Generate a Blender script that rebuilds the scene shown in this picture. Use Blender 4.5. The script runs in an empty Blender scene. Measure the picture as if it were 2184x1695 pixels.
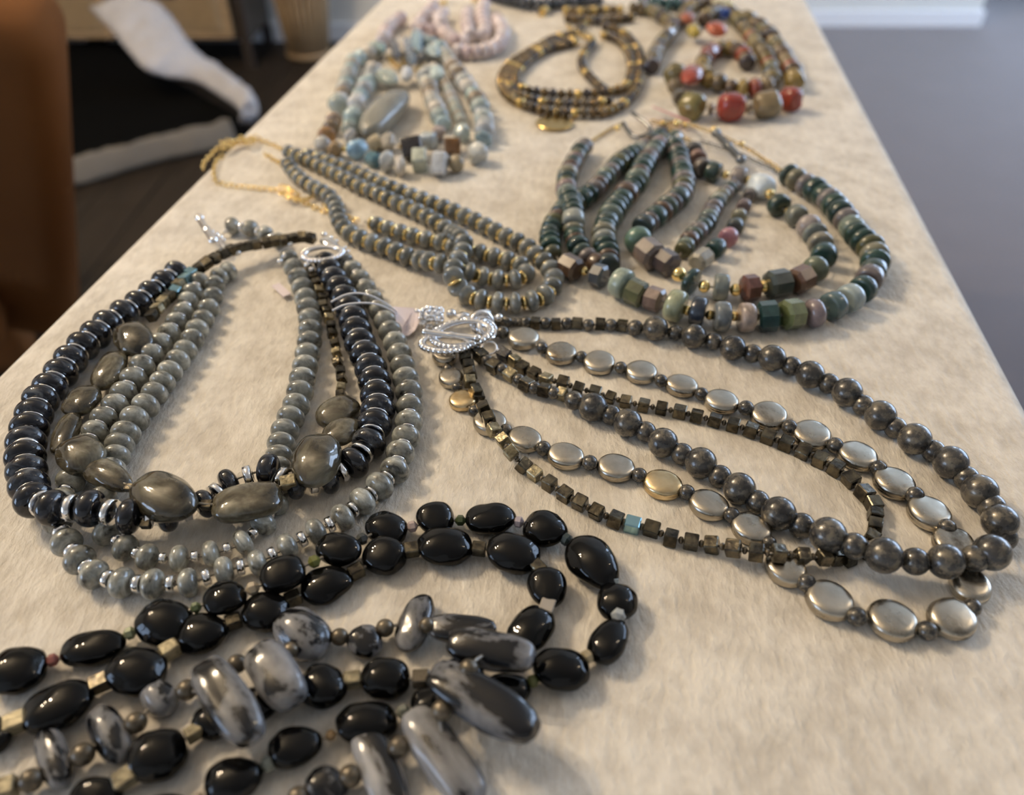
import bpy, bmesh, math, random
from mathutils import Vector, Matrix, noise
rnd = random.Random(7)
S = bpy.context.scene
COL = S.collection

# ------------------------------------------------------------------ camera
IW, IH, F = 2184.0, 1695.0, 1700.0          # image size and focal length in pixels
PITCH = math.atan2(1430.0, F)               # looking down
TZ, CH = 0.75, 0.20                         # table top height, camera height above it
CAM = Vector((0, 0, TZ + CH))
R_ = Vector((1, 0, 0)); FW = Vector((0, math.cos(PITCH), -math.sin(PITCH))); UP = Vector((0, math.sin(PITCH), math.cos(PITCH)))
cam_d = bpy.data.cameras.new('camera'); cam = bpy.data.objects.new('camera', cam_d); COL.objects.link(cam)
cam.location = CAM; cam.rotation_euler = (math.pi / 2 - PITCH, 0, 0)
cam_d.sensor_width = 36; cam_d.lens = F / IW * 36; cam_d.clip_start = 0.01
cam_d.dof.use_dof = True; cam_d.dof.focus_distance = 0.275; cam_d.dof.aperture_fstop = cam_d.lens / 3.9
S.camera = cam

# ------------------------------------------------------------------ world, exposure
w = bpy.data.worlds.new('world'); S.world = w; w.use_nodes = True
w.node_tree.nodes['Background'].inputs[0].default_value = (0.5, 0.55, 0.65, 1)
w.node_tree.nodes['Background'].inputs[1].default_value = 0.3
S.view_settings.view_transform = 'Standard'; S.view_settings.look = 'None'
S.view_settings.exposure = -0.12; S.view_settings.gamma = 1; S.view_settings.use_curve_mapping = False
S.cycles.use_denoising = True; S.cycles.max_bounces = 7; S.cycles.diffuse_bounces = 4
S.cycles.sample_clamp_indirect = 6

# light strengths (the lamps and windows themselves are built further down)
BULB, SIDE_BULB, WIN_SIDE, WIN_RIGHT, WIN_REAR = 2000.0, 260.0, 8.0, 8.5, 3.0

# ------------------------------------------------------------------ projection helpers
def ray(px, py):
    return (FW + R_ * ((px - IW / 2) / F) - UP * ((py - IH / 2) / F))
def at(px, py, z=0.0):
    """world point at height z (metres) above the table top seen at pixel px, py"""
    d = ray(px, py); t = (TZ + z - CAM.z) / d.z
    return CAM + d * t
def atf(px, py, z=0.0):
    """same, z metres above the floor"""
    return at(px, py, z - TZ)
def depth(p):
    return (p - CAM).dot(FW)

# ------------------------------------------------------------------ materials
def new_mat(name):
    m = bpy.data.materials.new(name); m.use_nodes = True
    return m, m.node_tree, m.node_tree.nodes['Principled BSDF']
def N(nt, t, **kw):
    n = nt.nodes.new(t)
    for k, v in kw.items():
        if isinstance(k, str) and hasattr(n, k): setattr(n, k, v)
    return n
def simple(name, col, rough=0.5, metal=0.0, bump=0.0, bscale=40, coat=0.0, var=0.0, spec=0.5, vscale=6.0, trans=0.0, ior=1.5, sheen=0.0):
    m, nt, b = new_mat(name)
    b.inputs['Base Color'].default_value = (*col, 1); b.inputs['Roughness'].default_value = rough
    b.inputs['Metallic'].default_value = metal; b.inputs['Coat Weight'].default_value = coat
    b.inputs['Coat Roughness'].default_value = 0.05; b.inputs['Specular IOR Level'].default_value = spec
    b.inputs['Transmission Weight'].default_value = trans; b.inputs['IOR'].default_value = ior
    b.inputs['Sheen Weight'].default_value = sheen
    if bump or var:
        tc = N(nt, 'ShaderNodeTexCoord')
        nz = N(nt, 'ShaderNodeTexNoise'); nz.inputs['Scale'].default_value = bscale; nz.inputs['Detail'].default_value = 6
        nt.links.new(tc.outputs['Object'], nz.inputs['Vector'])
        if bump:
            bp = N(nt, 'ShaderNodeBump'); bp.inputs['Strength'].default_value = bump; bp.inputs['Distance'].default_value = 0.002
            nt.links.new(nz.outputs['Fac'], bp.inputs['Height']); nt.links.new(bp.outputs['Normal'], b.inputs['Normal'])
        if var:
            n2 = N(nt, 'ShaderNodeTexNoise'); n2.inputs['Scale'].default_value = vscale; n2.inputs['Detail'].default_value = 5
            nt.links.new(tc.outputs['Object'], n2.inputs['Vector'])
            mx = N(nt, 'ShaderNodeMix', data_type='RGBA'); nt.links.new(n2.outputs['Fac'], mx.inputs['Factor'])
            mx.inputs['A'].default_value = (*[c * (1 - var) for c in col], 1); mx.inputs['B'].default_value = (*[min(1, c * (1 + var)) for c in col], 1)
            nt.links.new(mx.outputs['Result'], b.inputs['Base Color'])
    return m
def stone(name, stops, rough=0.12, scale=1.6, detail=5, metal=0.0, coat=0.6, use_obj=False, bump=0.0, bscale=18, distort=0.3, trans=0.0, sss=0.0, bright=0.25, roughvar=0.0):
    """polished stone: each bead gets its own slice of a 4D noise and its own brightness"""
    m, nt, b = new_mat(name)
    tc = N(nt, 'ShaderNodeTexCoord'); oi = N(nt, 'ShaderNodeObjectInfo')
    mu = N(nt, 'ShaderNodeMath', operation='MULTIPLY'); mu.inputs[1].default_value = 57.0
    nt.links.new(oi.outputs['Random'], mu.inputs[0])
    nz = N(nt, 'ShaderNodeTexNoise', noise_dimensions='4D'); nz.inputs['Scale'].default_value = scale
    nz.inputs['Detail'].default_value = detail; nz.inputs['Distortion'].default_value = distort; nz.inputs['Roughness'].default_value = 0.6
    nt.links.new(tc.outputs['Object'], nz.inputs['Vector']); nt.links.new(mu.outputs[0], nz.inputs['W'])
    cr = N(nt, 'ShaderNodeValToRGB'); e = cr.color_ramp.elements
    e[0].position, e[0].color = stops[0][0], (*stops[0][1], 1)
    e[1].position, e[1].color = stops[-1][0], (*stops[-1][1], 1)
    for p, c in stops[1:-1]:
        q = e.new(p); q.color = (*c, 1)
    nt.links.new(nz.outputs['Fac'], cr.inputs['Fac'])
    out = cr.outputs['Color']
    if use_obj:
        mx = N(nt, 'ShaderNodeMix', data_type='RGBA', blend_type='MULTIPLY'); mx.inputs['Factor'].default_value = 1
        nt.links.new(out, mx.inputs['A']); nt.links.new(oi.outputs['Color'], mx.inputs['B']); out = mx.outputs['Result']
    if bright:
        mr = N(nt, 'ShaderNodeMapRange'); mr.inputs['To Min'].default_value = 1 - bright; mr.inputs['To Max'].default_value = 1 + bright
        nt.links.new(oi.outputs['Random'], mr.inputs['Value'])
        hs = N(nt, 'ShaderNodeHueSaturation'); nt.links.new(mr.outputs['Result'], hs.inputs['Value']); nt.links.new(out, hs.inputs['Color'])
        out = hs.outputs['Color']
    nt.links.new(out, b.inputs['Base Color'])
    b.inputs['Roughness'].default_value = rough; b.inputs['Metallic'].default_value = metal
    b.inputs['Coat Weight'].default_value = coat; b.inputs['Coat Roughness'].default_value = 0.03
    b.inputs['Transmission Weight'].default_value = trans
    if roughvar:
        mr = N(nt, 'ShaderNodeMapRange'); mr.inputs['To Min'].default_value = max(0.02, rough - roughvar); mr.inputs['To Max'].default_value = rough + roughvar
        nt.links.new(nz.outputs['Fac'], mr.inputs['Value']); nt.links.new(mr.outputs['Result'], b.inputs['Roughness'])
    if bump:
        n2 = N(nt, 'ShaderNodeTexNoise', noise_dimensions='4D'); n2.inputs['Scale'].default_value = bscale; n2.inputs['Detail'].default_value = 4
        nt.links.new(tc.outputs['Object'], n2.inputs['Vector']); nt.links.new(mu.outputs[0], n2.inputs['W'])
        bp = N(nt, 'ShaderNodeBump'); bp.inputs['Strength'].default_value = bump; bp.inputs['Distance'].default_value = 0.0006
        nt.links.new(n2.outputs['Fac'], bp.inputs['Height']); nt.links.new(bp.outputs['Normal'], b.inputs['Normal'])
    return m
M = {}
M['onyx'] = stone('polished_black_onyx', [(0.3, (0.002, 0.002, 0.002)), (0.8, (0.004, 0.004, 0.004))], rough=0.05, coat=0.0, bright=0.1)
M['onyx'].node_tree.nodes['Principled BSDF'].inputs['Specular IOR Level'].default_value = 0.27
M['pyrite'] = stone('dark_pyrite', [(0.36, (0.022, 0.022, 0.024)), (0.5, (0.060, 0.057, 0.052)), (0.62, (0.16, 0.14, 0.105))], rough=0.27, scale=3.4, detail=9, metal=0.35, coat=0.4, bump=0.12, bscale=7, bright=0.12, roughvar=0.1)
M['pyrite_brown'] = stone('brown_pyrite', [(0.3, (0.06, 0.048, 0.033)), (0.6, (0.14, 0.115, 0.08))], rough=0.33, scale=3, metal=0.5, coat=0.2, bump=0.1, bright=0.2)
M['cube'] = stone('pyrite_cube_faces', [(0.38, (0.035, 0.031, 0.026)), (0.62, (0.15, 0.13, 0.09))], rough=0.22, scale=1.2, metal=0.85, coat=0.0, bump=0.5, bscale=2.5, bright=0.35)
M['cube_gold'] = stone('bright_pyrite_cube_faces', [(0.38, (0.16, 0.135, 0.08)), (0.6, (0.46, 0.40, 0.26))], rough=0.30, scale=1.6, metal=0.8, coat=0.0, bump=0.6, bscale=3.5, bright=0.2)
M['cube_mid'] = stone('brassy_pyrite_cube_faces', [(0.38, (0.10, 0.085, 0.05)), (0.6, (0.27, 0.235, 0.15))], rough=0.42, scale=1.6, metal=0.35, coat=0.0, bump=0.5, bscale=3.5, bright=0.2)
M['cube_blue'] = simple('blue_glinting_pyrite', (0.28, 0.46, 0.52), rough=0.2, metal=0.9)
M['silver'] = stone('antique_silver', [(0.32, (0.09, 0.065, 0.04)), (0.44, (0.40, 0.36, 0.295)), (0.7, (0.62, 0.575, 0.49))], rough=0.28, scale=1.0, detail=5, roughvar=0.08, metal=1.0, coat=0.0, bump=0.35, bscale=1.6, bright=0.06)
M['silver_gold'] = stone('antique_silver_gone_gold', [(0.3, (0.45, 0.30, 0.12)), (0.6, (0.72, 0.58, 0.36))], rough=0.26, scale=1.5, detail=5, metal=1.0, coat=0.0, bump=0.4, bscale=3, bright=0.06)
M['chrome'] = simple('bright_silver', (0.86, 0.86, 0.87), rough=0.09, metal=1.0)
M['gold'] = simple('bright_gold', (0.92, 0.69, 0.30), rough=0.11, metal=1.0)
M['brass'] = simple('old_gold', (0.55, 0.40, 0.16), rough=0.25, metal=1.0)
M['gunmetal'] = simple('gunmetal', (0.22, 0.23, 0.24), rough=0.25, metal=1.0)
M['larvikite'] = stone('larvikite', [(0.42, (0.003, 0.003, 0.005)), (0.53, (0.012, 0.014, 0.021)), (0.60, (0.04, 0.045, 0.056)), (0.70, (0.12, 0.13, 0.14))], rough=0.08, scale=1.7, detail=7, coat=0.25, distort=0.8, bright=0.15)
M['labra'] = stone('labradorite', [(0.33, (0.03, 0.03, 0.026)), (0.41, (0.14, 0.14, 0.122)), (0.54, (0.27, 0.275, 0.245)), (0.66, (0.45, 0.46, 0.42))], rough=0.12, scale=1.9, detail=8, coat=0.5, distort=0.6, bright=0.22)
M['labra_far'] = stone('blue_grey_labradorite', [(0.3, (0.07, 0.075, 0.07)), (0.5, (0.15, 0.16, 0.15)), (0.7, (0.24, 0.25, 0.24))], rough=0.16, scale=1.2, coat=0.7, bright=0.25)
M['labra_olive'] = stone('olive_labradorite', [(0.38, (0.018, 0.015, 0.009)), (0.5, (0.062, 0.052, 0.032)), (0.60, (0.13, 0.118, 0.082)), (0.70, (0.20, 0.19, 0.15))], rough=0.10, scale=1.7, detail=9, coat=0.4, distort=0.7, bright=0.15)
M['snow'] = stone('snowflake_obsidian', [(0.495, (0.004, 0.004, 0.005)), (0.515, (0.085, 0.086, 0.092)), (0.66, (0.19, 0.195, 0.21))], rough=0.16, scale=1.5, detail=8, coat=0.1, distort=0.5, bright=0.1)
M['snow_pale'] = stone('pale_snowflake_obsidian', [(0.43, (0.006, 0.006, 0.007)), (0.455, (0.12, 0.121, 0.126)), (0.66, (0.27, 0.275, 0.29))], rough=0.17, scale=1.4, detail=8, coat=0.1, distort=0.5, bright=0.1)
M['stone'] = stone('mixed_stone', [(0.3, (0.55, 0.55, 0.55)), (0.55, (0.95, 0.95, 0.95)), (0.75, (1.25, 1.22, 1.15))], rough=0.22, scale=1.6, coat=0.35, use_obj=True, bright=0.12, distort=0.8)
M['matte'] = stone('matte_small_stone', [(0.3, (0.7, 0.7, 0.7)), (0.7, (1.15, 1.15, 1.15))], rough=0.45, scale=1.6, coat=0.1, use_obj=True, bright=0.1)
M['crystal'] = simple('smoky_crystal', (0.75, 0.66, 0.55), rough=0.08, trans=0.55, coat=0.5)
M['thread'] = simple('beading_wire', (0.25, 0.23, 0.2), rough=0.4, metal=0.6)
M['string'] = simple('white_cotton_string', (0.72, 0.72, 0.74), rough=0.8)
M['tag'] = simple('pinkish_card', (0.72, 0.64, 0.67), rough=0.7)
M['pinktag'] = simple('pink_card', (0.75, 0.42, 0.42), rough=0.5)

def cloth_mat():
    m, nt, b = new_mat('cream_suede_cloth')
    tc = N(nt, 'ShaderNodeTexCoord')
    def nz(scale, det, rough=0.55, vec=None):
        n = N(nt, 'ShaderNodeTexNoise'); n.inputs['Scale'].default_value = scale; n.inputs['Detail'].default_value = det; n.inputs['Roughness'].default_value = rough
        nt.links.new(vec or tc.outputs['Object'], n.inputs['Vector']); return n
    mp = N(nt, 'ShaderNodeMapping'); mp.inputs['Scale'].default_value = (1.0, 0.45, 1.0); mp.inputs['Rotation'].default_value = (0, 0, -0.5)
    nt.links.new(tc.outputs['Object'], mp.inputs['Vector'])
    a = nz(55, 5); c = nz(330, 6, 0.6, mp.outputs['Vector']); d = nz(6, 3)
    cr = N(nt, 'ShaderNodeValToRGB'); e = cr.color_ramp.elements
    e[0].position = 0.38; e[0].color = (0.53, 0.485, 0.415, 1); e[1].position = 0.62; e[1].color = (0.755, 0.71, 0.63, 1)
    m1 = N(nt, 'ShaderNodeMix'); m1.inputs['Factor'].default_value = 0.45
    nt.links.new(a.outputs['Fac'], m1.inputs['A']); nt.links.new(c.outputs['Fac'], m1.inputs['B'])
    nt.links.new(m1.outputs['Result'], cr.inputs['Fac']); nt.links.new(cr.outputs['Color'], b.inputs['Base Color'])
    b.inputs['Roughness'].default_value = 0.85; b.inputs['Sheen Weight'].default_value = 0.25; b.inputs['Sheen Roughness'].default_value = 0.4
    ad = N(nt, 'ShaderNodeMath', operation='MULTIPLY_ADD'); ad.inputs[1].default_value = 0.5
    nt.links.new(a.outputs['Fac'], ad.inputs[0]); nt.links.new(c.outputs['Fac'], ad.inputs[2])
    bp = N(nt, 'ShaderNodeBump'); bp.inputs['Strength'].default_value = 0.6; bp.inputs['Distance'].default_value = 0.0022
    nt.links.new(ad.outputs[0], bp.inputs['Height']); nt.links.new(bp.outputs['Normal'], b.inputs['Normal'])
    return m
M['cloth'] = cloth_mat()

# ------------------------------------------------------------------ object helpers
def link(o, parent=None):
    COL.objects.link(o)
    if parent is not None: o.parent = parent
    return o
def empty(name, loc, label=None, cat=None, group=None):
    o = bpy.data.objects.new(name, None); o.location = loc; o.empty_display_size = 0.02; COL.objects.link(o)
    tag(o, label, cat, group); return o
def tag(o, label=None, cat=None, group=None, kind=None):
    if label: o['label'] = label
    if cat: o['category'] = cat
    if group: o['group'] = group
    if kind: o['kind'] = kind
    return o
def bm_obj(name, bm, mat, parent=None, smooth=True, loc=(0, 0, 0)):
    me = bpy.data.meshes.new(name); bm.normal_update(); bm.to_mesh(me); bm.free()
    if smooth:
        for p in me.polygons: p.use_smooth = True
    me.materials.append(mat)
    o = bpy.data.objects.new(name, me); o.location = loc
    return link(o, parent)
def box_bm(bm, c, s, rot=None, bev=0.0, seg=2):
    r = bmesh.ops.create_cube(bm, size=1.0)
    mt = Matrix.Translation(Vector(c)) @ (rot.to_4x4() if rot else Matrix()) @ Matrix.Diagonal((*s, 1))
    bmesh.ops.transform(bm, matrix=mt, verts=r['verts'])
    if bev:
        es = list({e for v in r['verts'] for e in v.link_edges})
        bmesh.ops.bevel(bm, geom=es, offset=bev, segments=seg, affect='EDGES', profile=0.6)
def tube_bm(bm, pts, r, seg=8, closed=False, rfun=None):
    pts = [Vector(p) for p in pts]; n = len(pts); rings = []; side = None
    for i, p in enumerate(pts):
        if closed: t = pts[(i + 1) % n] - pts[i - 1]
        else: t = pts[min(i + 1, n - 1)] - pts[max(i - 1, 0)]
        if t.length < 1e-9: t = Vector((1, 0, 0))
        t.normalize()
        if side is None: side = t.orthogonal().normalized()
        side = (side - t * side.dot(t)); side = side.normalized() if side.length > 1e-6 else t.orthogonal().normalized()
        u = t.cross(side); rr = rfun(i / max(1, n - 1)) if rfun else r
        rings.append([bm.verts.new(p + (side * math.cos(a) + u * math.sin(a)) * rr) for a in [2 * math.pi * k / seg for k in range(seg)]])
    m = n if closed else n - 1
    for i in range(m):
        A, B = rings[i], rings[(i + 1) % n]
        for k in range(seg):
            bm.faces.new((A[k], A[(k + 1) % seg], B[(k + 1) % seg], B[k]))
    if not closed:
        bm.faces.new(rings[0][::-1]); bm.faces.new(rings[-1])
def crom(pts, per=10, closed=False):
    P = [Vector(p) for p in pts]; n = len(P); out = []
    if n < 3 and not closed: return P
    for i in range(n if closed else n - 1):
        if closed: a, b, c, d = P[i - 1], P[i], P[(i + 1) % n], P[(i + 2) % n]
        else: a, b, c, d = P[max(i - 1, 0)], P[i], P[i + 1], P[min(i + 2, n - 1)]
        for k in range(per):
            t = k / per
            out.append(0.5 * ((2 * b) + (c - a) * t + (2 * a - 5 * b + 4 * c - d) * t * t + (3 * b - a - 3 * c + d) * t ** 3))
    if not closed: out.append(P[-1])
    return out

# ------------------------------------------------------------------ bead meshes: unit size, thread along local X
def revolve(profile, seg=24):
    """profile: (x, r) pairs, revolved about X"""
    bm = bmesh.new(); rings = []
    for x, r in profile:
        if r < 1e-6: rings.append([bm.verts.new((x, 0, 0))])
        else: rings.append([bm.verts.new((x, r * math.cos(2 * math.pi * k / seg), r * math.sin(2 * math.pi * k / seg))) for k in range(seg)])
    for A, B in zip(rings, rings[1:]):
        if len(A) == 1 and len(B) == 1: continue
        for k in range(seg):
            k2 = (k + 1) % seg
            if len(A) == 1: bm.faces.new((A[0], B[k], B[k2]))
            elif len(B) == 1: bm.faces.new((A[k], B[0], A[k2]))
            else: bm.faces.new((A[k], B[k], B[k2], A[k2]))
    bmesh.ops.recalc_face_normals(bm, faces=bm.faces)
    return bm
def superprof(e, n=16, hole=0.10):
    pr = []
    for i in range(n + 1):
        a = math.pi * i / n
        c, s = -math.cos(a), math.sin(a)
        x = 0.5 * math.copysign(abs(c) ** (2 / e), c); r = 0.5 * abs(s) ** (2 / e)
        pr.append((x, r if r > hole * 0.5 else hole * 0.5 if 0 < i < n else 0))
    pr[0] = (pr[0][0] + 0.06, 0); pr[-1] = (pr[-1][0] - 0.06, 0)
    return pr
def shape(kind):
    sm = True
    if kind == 'sphere': bm = revolve(superprof(2.0, 14, 0.12), 24)
    elif kind == 'rondelle': bm = revolve(superprof(2.35, 14, 0.16), 26)
    elif kind == 'heishi': bm = revolve([(-0.46, 0), (-0.5, 0.16), (-0.5, 0.37), (-0.46, 0.435), (-0.36, 0.48), (-0.15, 0.5), (0.15, 0.5), (0.36, 0.48), (0.46, 0.435), (0.5, 0.37), (0.5, 0.16), (0.46, 0)], 28)
    elif kind == 'spacer': bm = revolve([(-0.5, 0.2), (-0.5, 0.44), (-0.42, 0.5), (0.42, 0.5), (0.5, 0.44), (0.5, 0.2)], 16)
    elif kind == 'bicone':
        bm = revolve([(-0.5, 0.16), (-0.22, 0.46), (0.22, 0.46), (0.5, 0.16)], 7); sm = False
        bmesh.ops.contextual_create(bm, geom=[e for e in bm.edges if e.is_boundary])
    elif kind == 'cube':
        bm = bmesh.new(); box_bm(bm, (0, 0, 0), (1, 1, 1), bev=0.075, seg=1); sm = False
    elif kind == 'tile':
        bm = bmesh.new(); box_bm(bm, (0, 0, 0), (1, 1, 1), bev=0.16, seg=3)
    elif kind == 'octa':   # drum with eight flat sides
        bm = revolve([(-0.5, 0), (-0.5, 0.36), (-0.38, 0.5), (0.38, 0.5), (0.5, 0.36), (0.5, 0)], 8); sm = False
    elif kind == 'coin':   # flat lentil, round in plan, seamed rim; face up = Z
        pr = []
        for i in range(13):
            a = math.pi * i / 12; c, s = -math.cos(a), math.sin(a)
            pr.append((0.5 * math.copysign(abs(c) ** 0.8, c), 0.5 * abs(s) ** 0.38))
        pr.insert(6, (-0.06, 0.5)); pr[7] = (0, 0.485); pr.insert(8, (0.06, 0.5))
        bm = revolve(pr, 32)
        bmesh.ops.rotate(bm, verts=bm.verts, matrix=Matrix.Rotation(math.pi / 2, 3, 'Y'))
        for v in bm.verts:
            v.co.z += 0.05 * noise.noise(v.co * 2.3)
            v.co.x *= 1 + 0.03 * noise.noise(v.co * 1.7 + Vector((5, 1, 2)))
    elif kind.startswith('nugget'):
        k = int(kind[6:] or 0)
        bm = bmesh.new(); bmesh.ops.create_icosphere(bm, subdivisions=4, radius=0.5)
        e = (2.25, 2.1, 2.5, 2.15, 2.35, 2.05)[k % 6] if k < 6 else 3.0
        o = Vector((k * 7.3, k * 3.1, k * 5.7))
        for v in bm.verts:
            d = v.co.normalized()
            s = (abs(d.x) ** e + abs(d.y) ** e + abs(d.z) ** (e * 0.85)) ** (-1 / e)
            s *= 1 + 0.10 * noise.noise(d * 1.1 + o) + 0.035 * noise.noise(d * 2.6 + o)
            v.co = d * 0.5 * s
        if k % 3 == 1 and k < 6:
            for v in bm.verts: v.co.y *= 1 - 0.32 * v.co.x; v.co.z *= 1 - 0.2 * v.co.x
    elif kind.startswith('chip'):
        k = int(kind[4:] or 0); bm = bmesh.new(); bmesh.ops.create_icosphere(bm, subdivisions=3, radius=0.5)
        o = Vector((k * 9.1, 2.2 * k, 4.4 * k))
        for v in bm.verts:
            d = v.co.normalized(); v.co = d * 0.5 * (1 + 0.28 * noise.noise(d * 1.3 + o) + 0.06 * noise.noise(d * 3 + o))
    return bm, sm
MESH = {}
def bead_mesh(kind, mat):
    k = (kind, mat)
    if k not in MESH:
        bm, sm = shape(kind); me = bpy.data.meshes.new(kind + '_' + mat); bm.normal_update(); bm.to_mesh(me); bm.free()
        for p in me.polygons: p.use_smooth = sm
        me.materials.append(M[mat]); MESH[k] = me
    return MESH[k]
NAMES = {'sphere': 'round_bead', 'rondelle': 'rondelle_bead', 'heishi': 'disc_bead', 'spacer': 'spacer_ring', 'bicone': 'faceted_bead', 'cube': 'cube_bead',
         'tile': 'square_bead', 'octa': 'faceted_drum_bead', 'coin': 'coin_bead'}
def frame(dirv, roll=0.0, up=Vector((0, 0, 1))):
    x = dirv.normalized(); y = up.cross(x)
    if y.length < 1e-4: y = Vector((0, 1, 0))
    y.normalize(); z = x.cross(y)
    m = Matrix((x, y, z)).transposed()
    return m @ Matrix.Rotation(roll, 3, 'X')
class Neck:
    def __init__(s, name, px, py, label, cat='necklace', group=None):
        s.o = empty(name, at(px, py, 0), label, cat, group); s.paths = []; s.n = 0
    def put(s, kind, mat, p, dirv, size, roll=0.0, col=None, name=None, R=None):
        me = bead_mesh(kind, mat)
        nm = name or NAMES.get(kind) or ('nugget_bead' if kind.startswith('nugget') else 'chip_bead')
        o = bpy.data.objects.new(nm, me)
        R = R or frame(dirv, roll)
        o.rotation_mode = 'QUATERNION'; o.rotation_quaternion = R.to_quaternion()
        o.location = p - s.o.location; o.scale = size
        if col: o.color = (*col, 1)
        COL.objects.link(o); o.parent = s.o; s.n += 1
        return o
    def thread(s, pts, r=0.0004, mat='thread', name='thread'):
        bm = bmesh.new(); tube_bm(bm, [Vector(p) - s.o.location for p in pts], r, 6)
        return bm_obj(name, bm, M[mat], s.o)
def fit_z(px, py, dpx, lift, hr=1.0):
    """centre of a bead dpx wide in the picture that rests lift metres above the cloth"""
    z = 0.004 + lift
    for _ in range(3):
        p = at(px, py, z); d = dpx * depth(p) / F; z = lift + d * hr / 2
    return at(px, py, z), d
def run(nk, items, spacer=None, thread=True, closed=False, smin=0.0):
    """items: dicts / tuples (px, py, dpx, kind, mat, {opts}); beads threaded in order"""
    P = []
    for it in items:
        px, py, d, kind, mat = it[:5]; op = it[5] if len(it) > 5 else {}
        p, D = fit_z(px, py, d, op.get('lift', 0) / 1000.0, op.get('hr', 1.0)); P.append((p, D, kind, mat, op))
    n = len(P)
    for i, (p, D, kind, mat, op) in enumerate(P):
        a = P[(i - 1) % n if closed else max(i - 1, 0)][0]; b = P[(i + 1) % n if closed else min(i + 1, n - 1)][0]
        dv = b - a
        if dv.length < 1e-6: dv = Vector((1, 0, 0))
        if kind is None: continue
        ln = op.get('len', 1.0)
        if kind == 'coin':
            dv.z *= 0.3; D *= 1.06; sz = (D, D * op.get('wr', 0.93), D * 0.40); roll = rnd.uniform(-0.06, 0.06) + op.get('tilt', 0)
            nk.put(kind, mat, p, dv, sz, roll)
        elif kind == 'cube':
            s_ = D * op.get('cs', 0.80); nk.put(kind, mat, p, dv + Vector((rnd.uniform(-1, 1), rnd.uniform(-1, 1), rnd.uniform(-1, 1))) * dv.length * 0.07, (s_ * rnd.uniform(0.9, 1.1), s_, s_), rnd.uniform(-0.35, 0.35) + op.get('roll', 0), col=op.get('col'))
        else:
            if mat == 'pyrite': D *= 1.05
            nk.put(kind, mat, p, dv, (D * ln, D, D * op.get('hr', 1.0)), (0.2 if kind == 'octa' else rnd.uniform(0, 6.28)) if op.get('hr', 1) == 1 else 0, col=op.get('col'))
    if spacer:
        k, m, dr, lr = spacer
        for i in range(n - 1):
            (p, D, ka, _, oa), (q, E, kb, _, ob) = P[i], P[i + 1]
            if ka is None or kb is None or oa.get('nosp'): continue
            gap = (q - p).length - (D * oa.get('len', 1.0) + E * ob.get('len', 1.0)) / 2
            L = max(min(gap * 0.8, (D + E) / 2 * 0.26), (D + E) / 2 * lr)
            nk.put(k, m, (p + q) / 2, q - p, (L, (D + E) / 2 * dr, (D + E) / 2 * dr), rnd.uniform(0, 1))
    if thread:
        nk.thread(crom([q[0] for q in P], 4))
    return P
def blob(nk, cx, cy, L, w, tilt, kind, mat, lift=0.0, hr=0.8, col=None, name=None):
    """nugget whose outline in the picture is an ellipse L x w px, long axis tilted by tilt degrees (down to the right = +); solved for a body lying flat"""
    lift /= 1000.0; z = 0.005 + lift
    for _ in range(3):
        p = at(cx, cy, z); k = depth(p) / F; c = hr * w * k / 2; z = lift + c
    def proj(v):
        r = v - CAM; t = r.dot(FW); return (F * r.x / t, -F * r.dot(UP) / t)
    e_ = 1e-4; o_ = proj(p)
    J = [[(proj(p + Vector(u) * e_)[k] - o_[k]) / e_ for u in ((1, 0, 0), (0, 1, 0), (0, 0, 1))] for k in (0, 1)]
    t = math.radians(tilt); ct, st = math.cos(t), math.sin(t); a2, b2 = (L / 2) ** 2, (w / 2) ** 2
    S = Matrix(((a2 * ct * ct + b2 * st * st, (a2 - b2) * ct * st), ((a2 - b2) * ct * st, a2 * st * st + b2 * ct * ct)))
    jz = (J[0][2] * c, J[1][2] * c)
    for i in (0, 1):
        for j in (0, 1): S[i][j] -= jz[i] * jz[j]
    Jh = Matrix(((J[0][0], J[0][1]), (J[1][0], J[1][1]))).inverted()
    H_ = Jh @ S @ Jh.transposed(); hxx, hxy, hyy = H_[0][0], H_[0][1], H_[1][1]
    tr, df = hxx + hyy, hxx - hyy
    q = math.sqrt(df * df / 4 + hxy * hxy); l1, l2 = tr / 2 + q, max(tr / 2 - q, (0.6 * c) ** 2)
    ang = 0.5 * math.atan2(2 * hxy, df)
    dv = Vector((math.cos(ang), math.sin(ang), 0))
    nk.put(kind, mat, p, dv, (2 * math.sqrt(l1), 2 * math.sqrt(l2), 2 * c), rnd.uniform(-0.12, 0.12), col=col, name=name)
    return p
def curve_world(pts, rad):
    out = []
    for q in pts:
        lift = (q[2] if len(q) > 2 else 0) / 1000.0
        out.append(at(q[0], q[1], lift + rad))
    return crom(out, 12)
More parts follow.
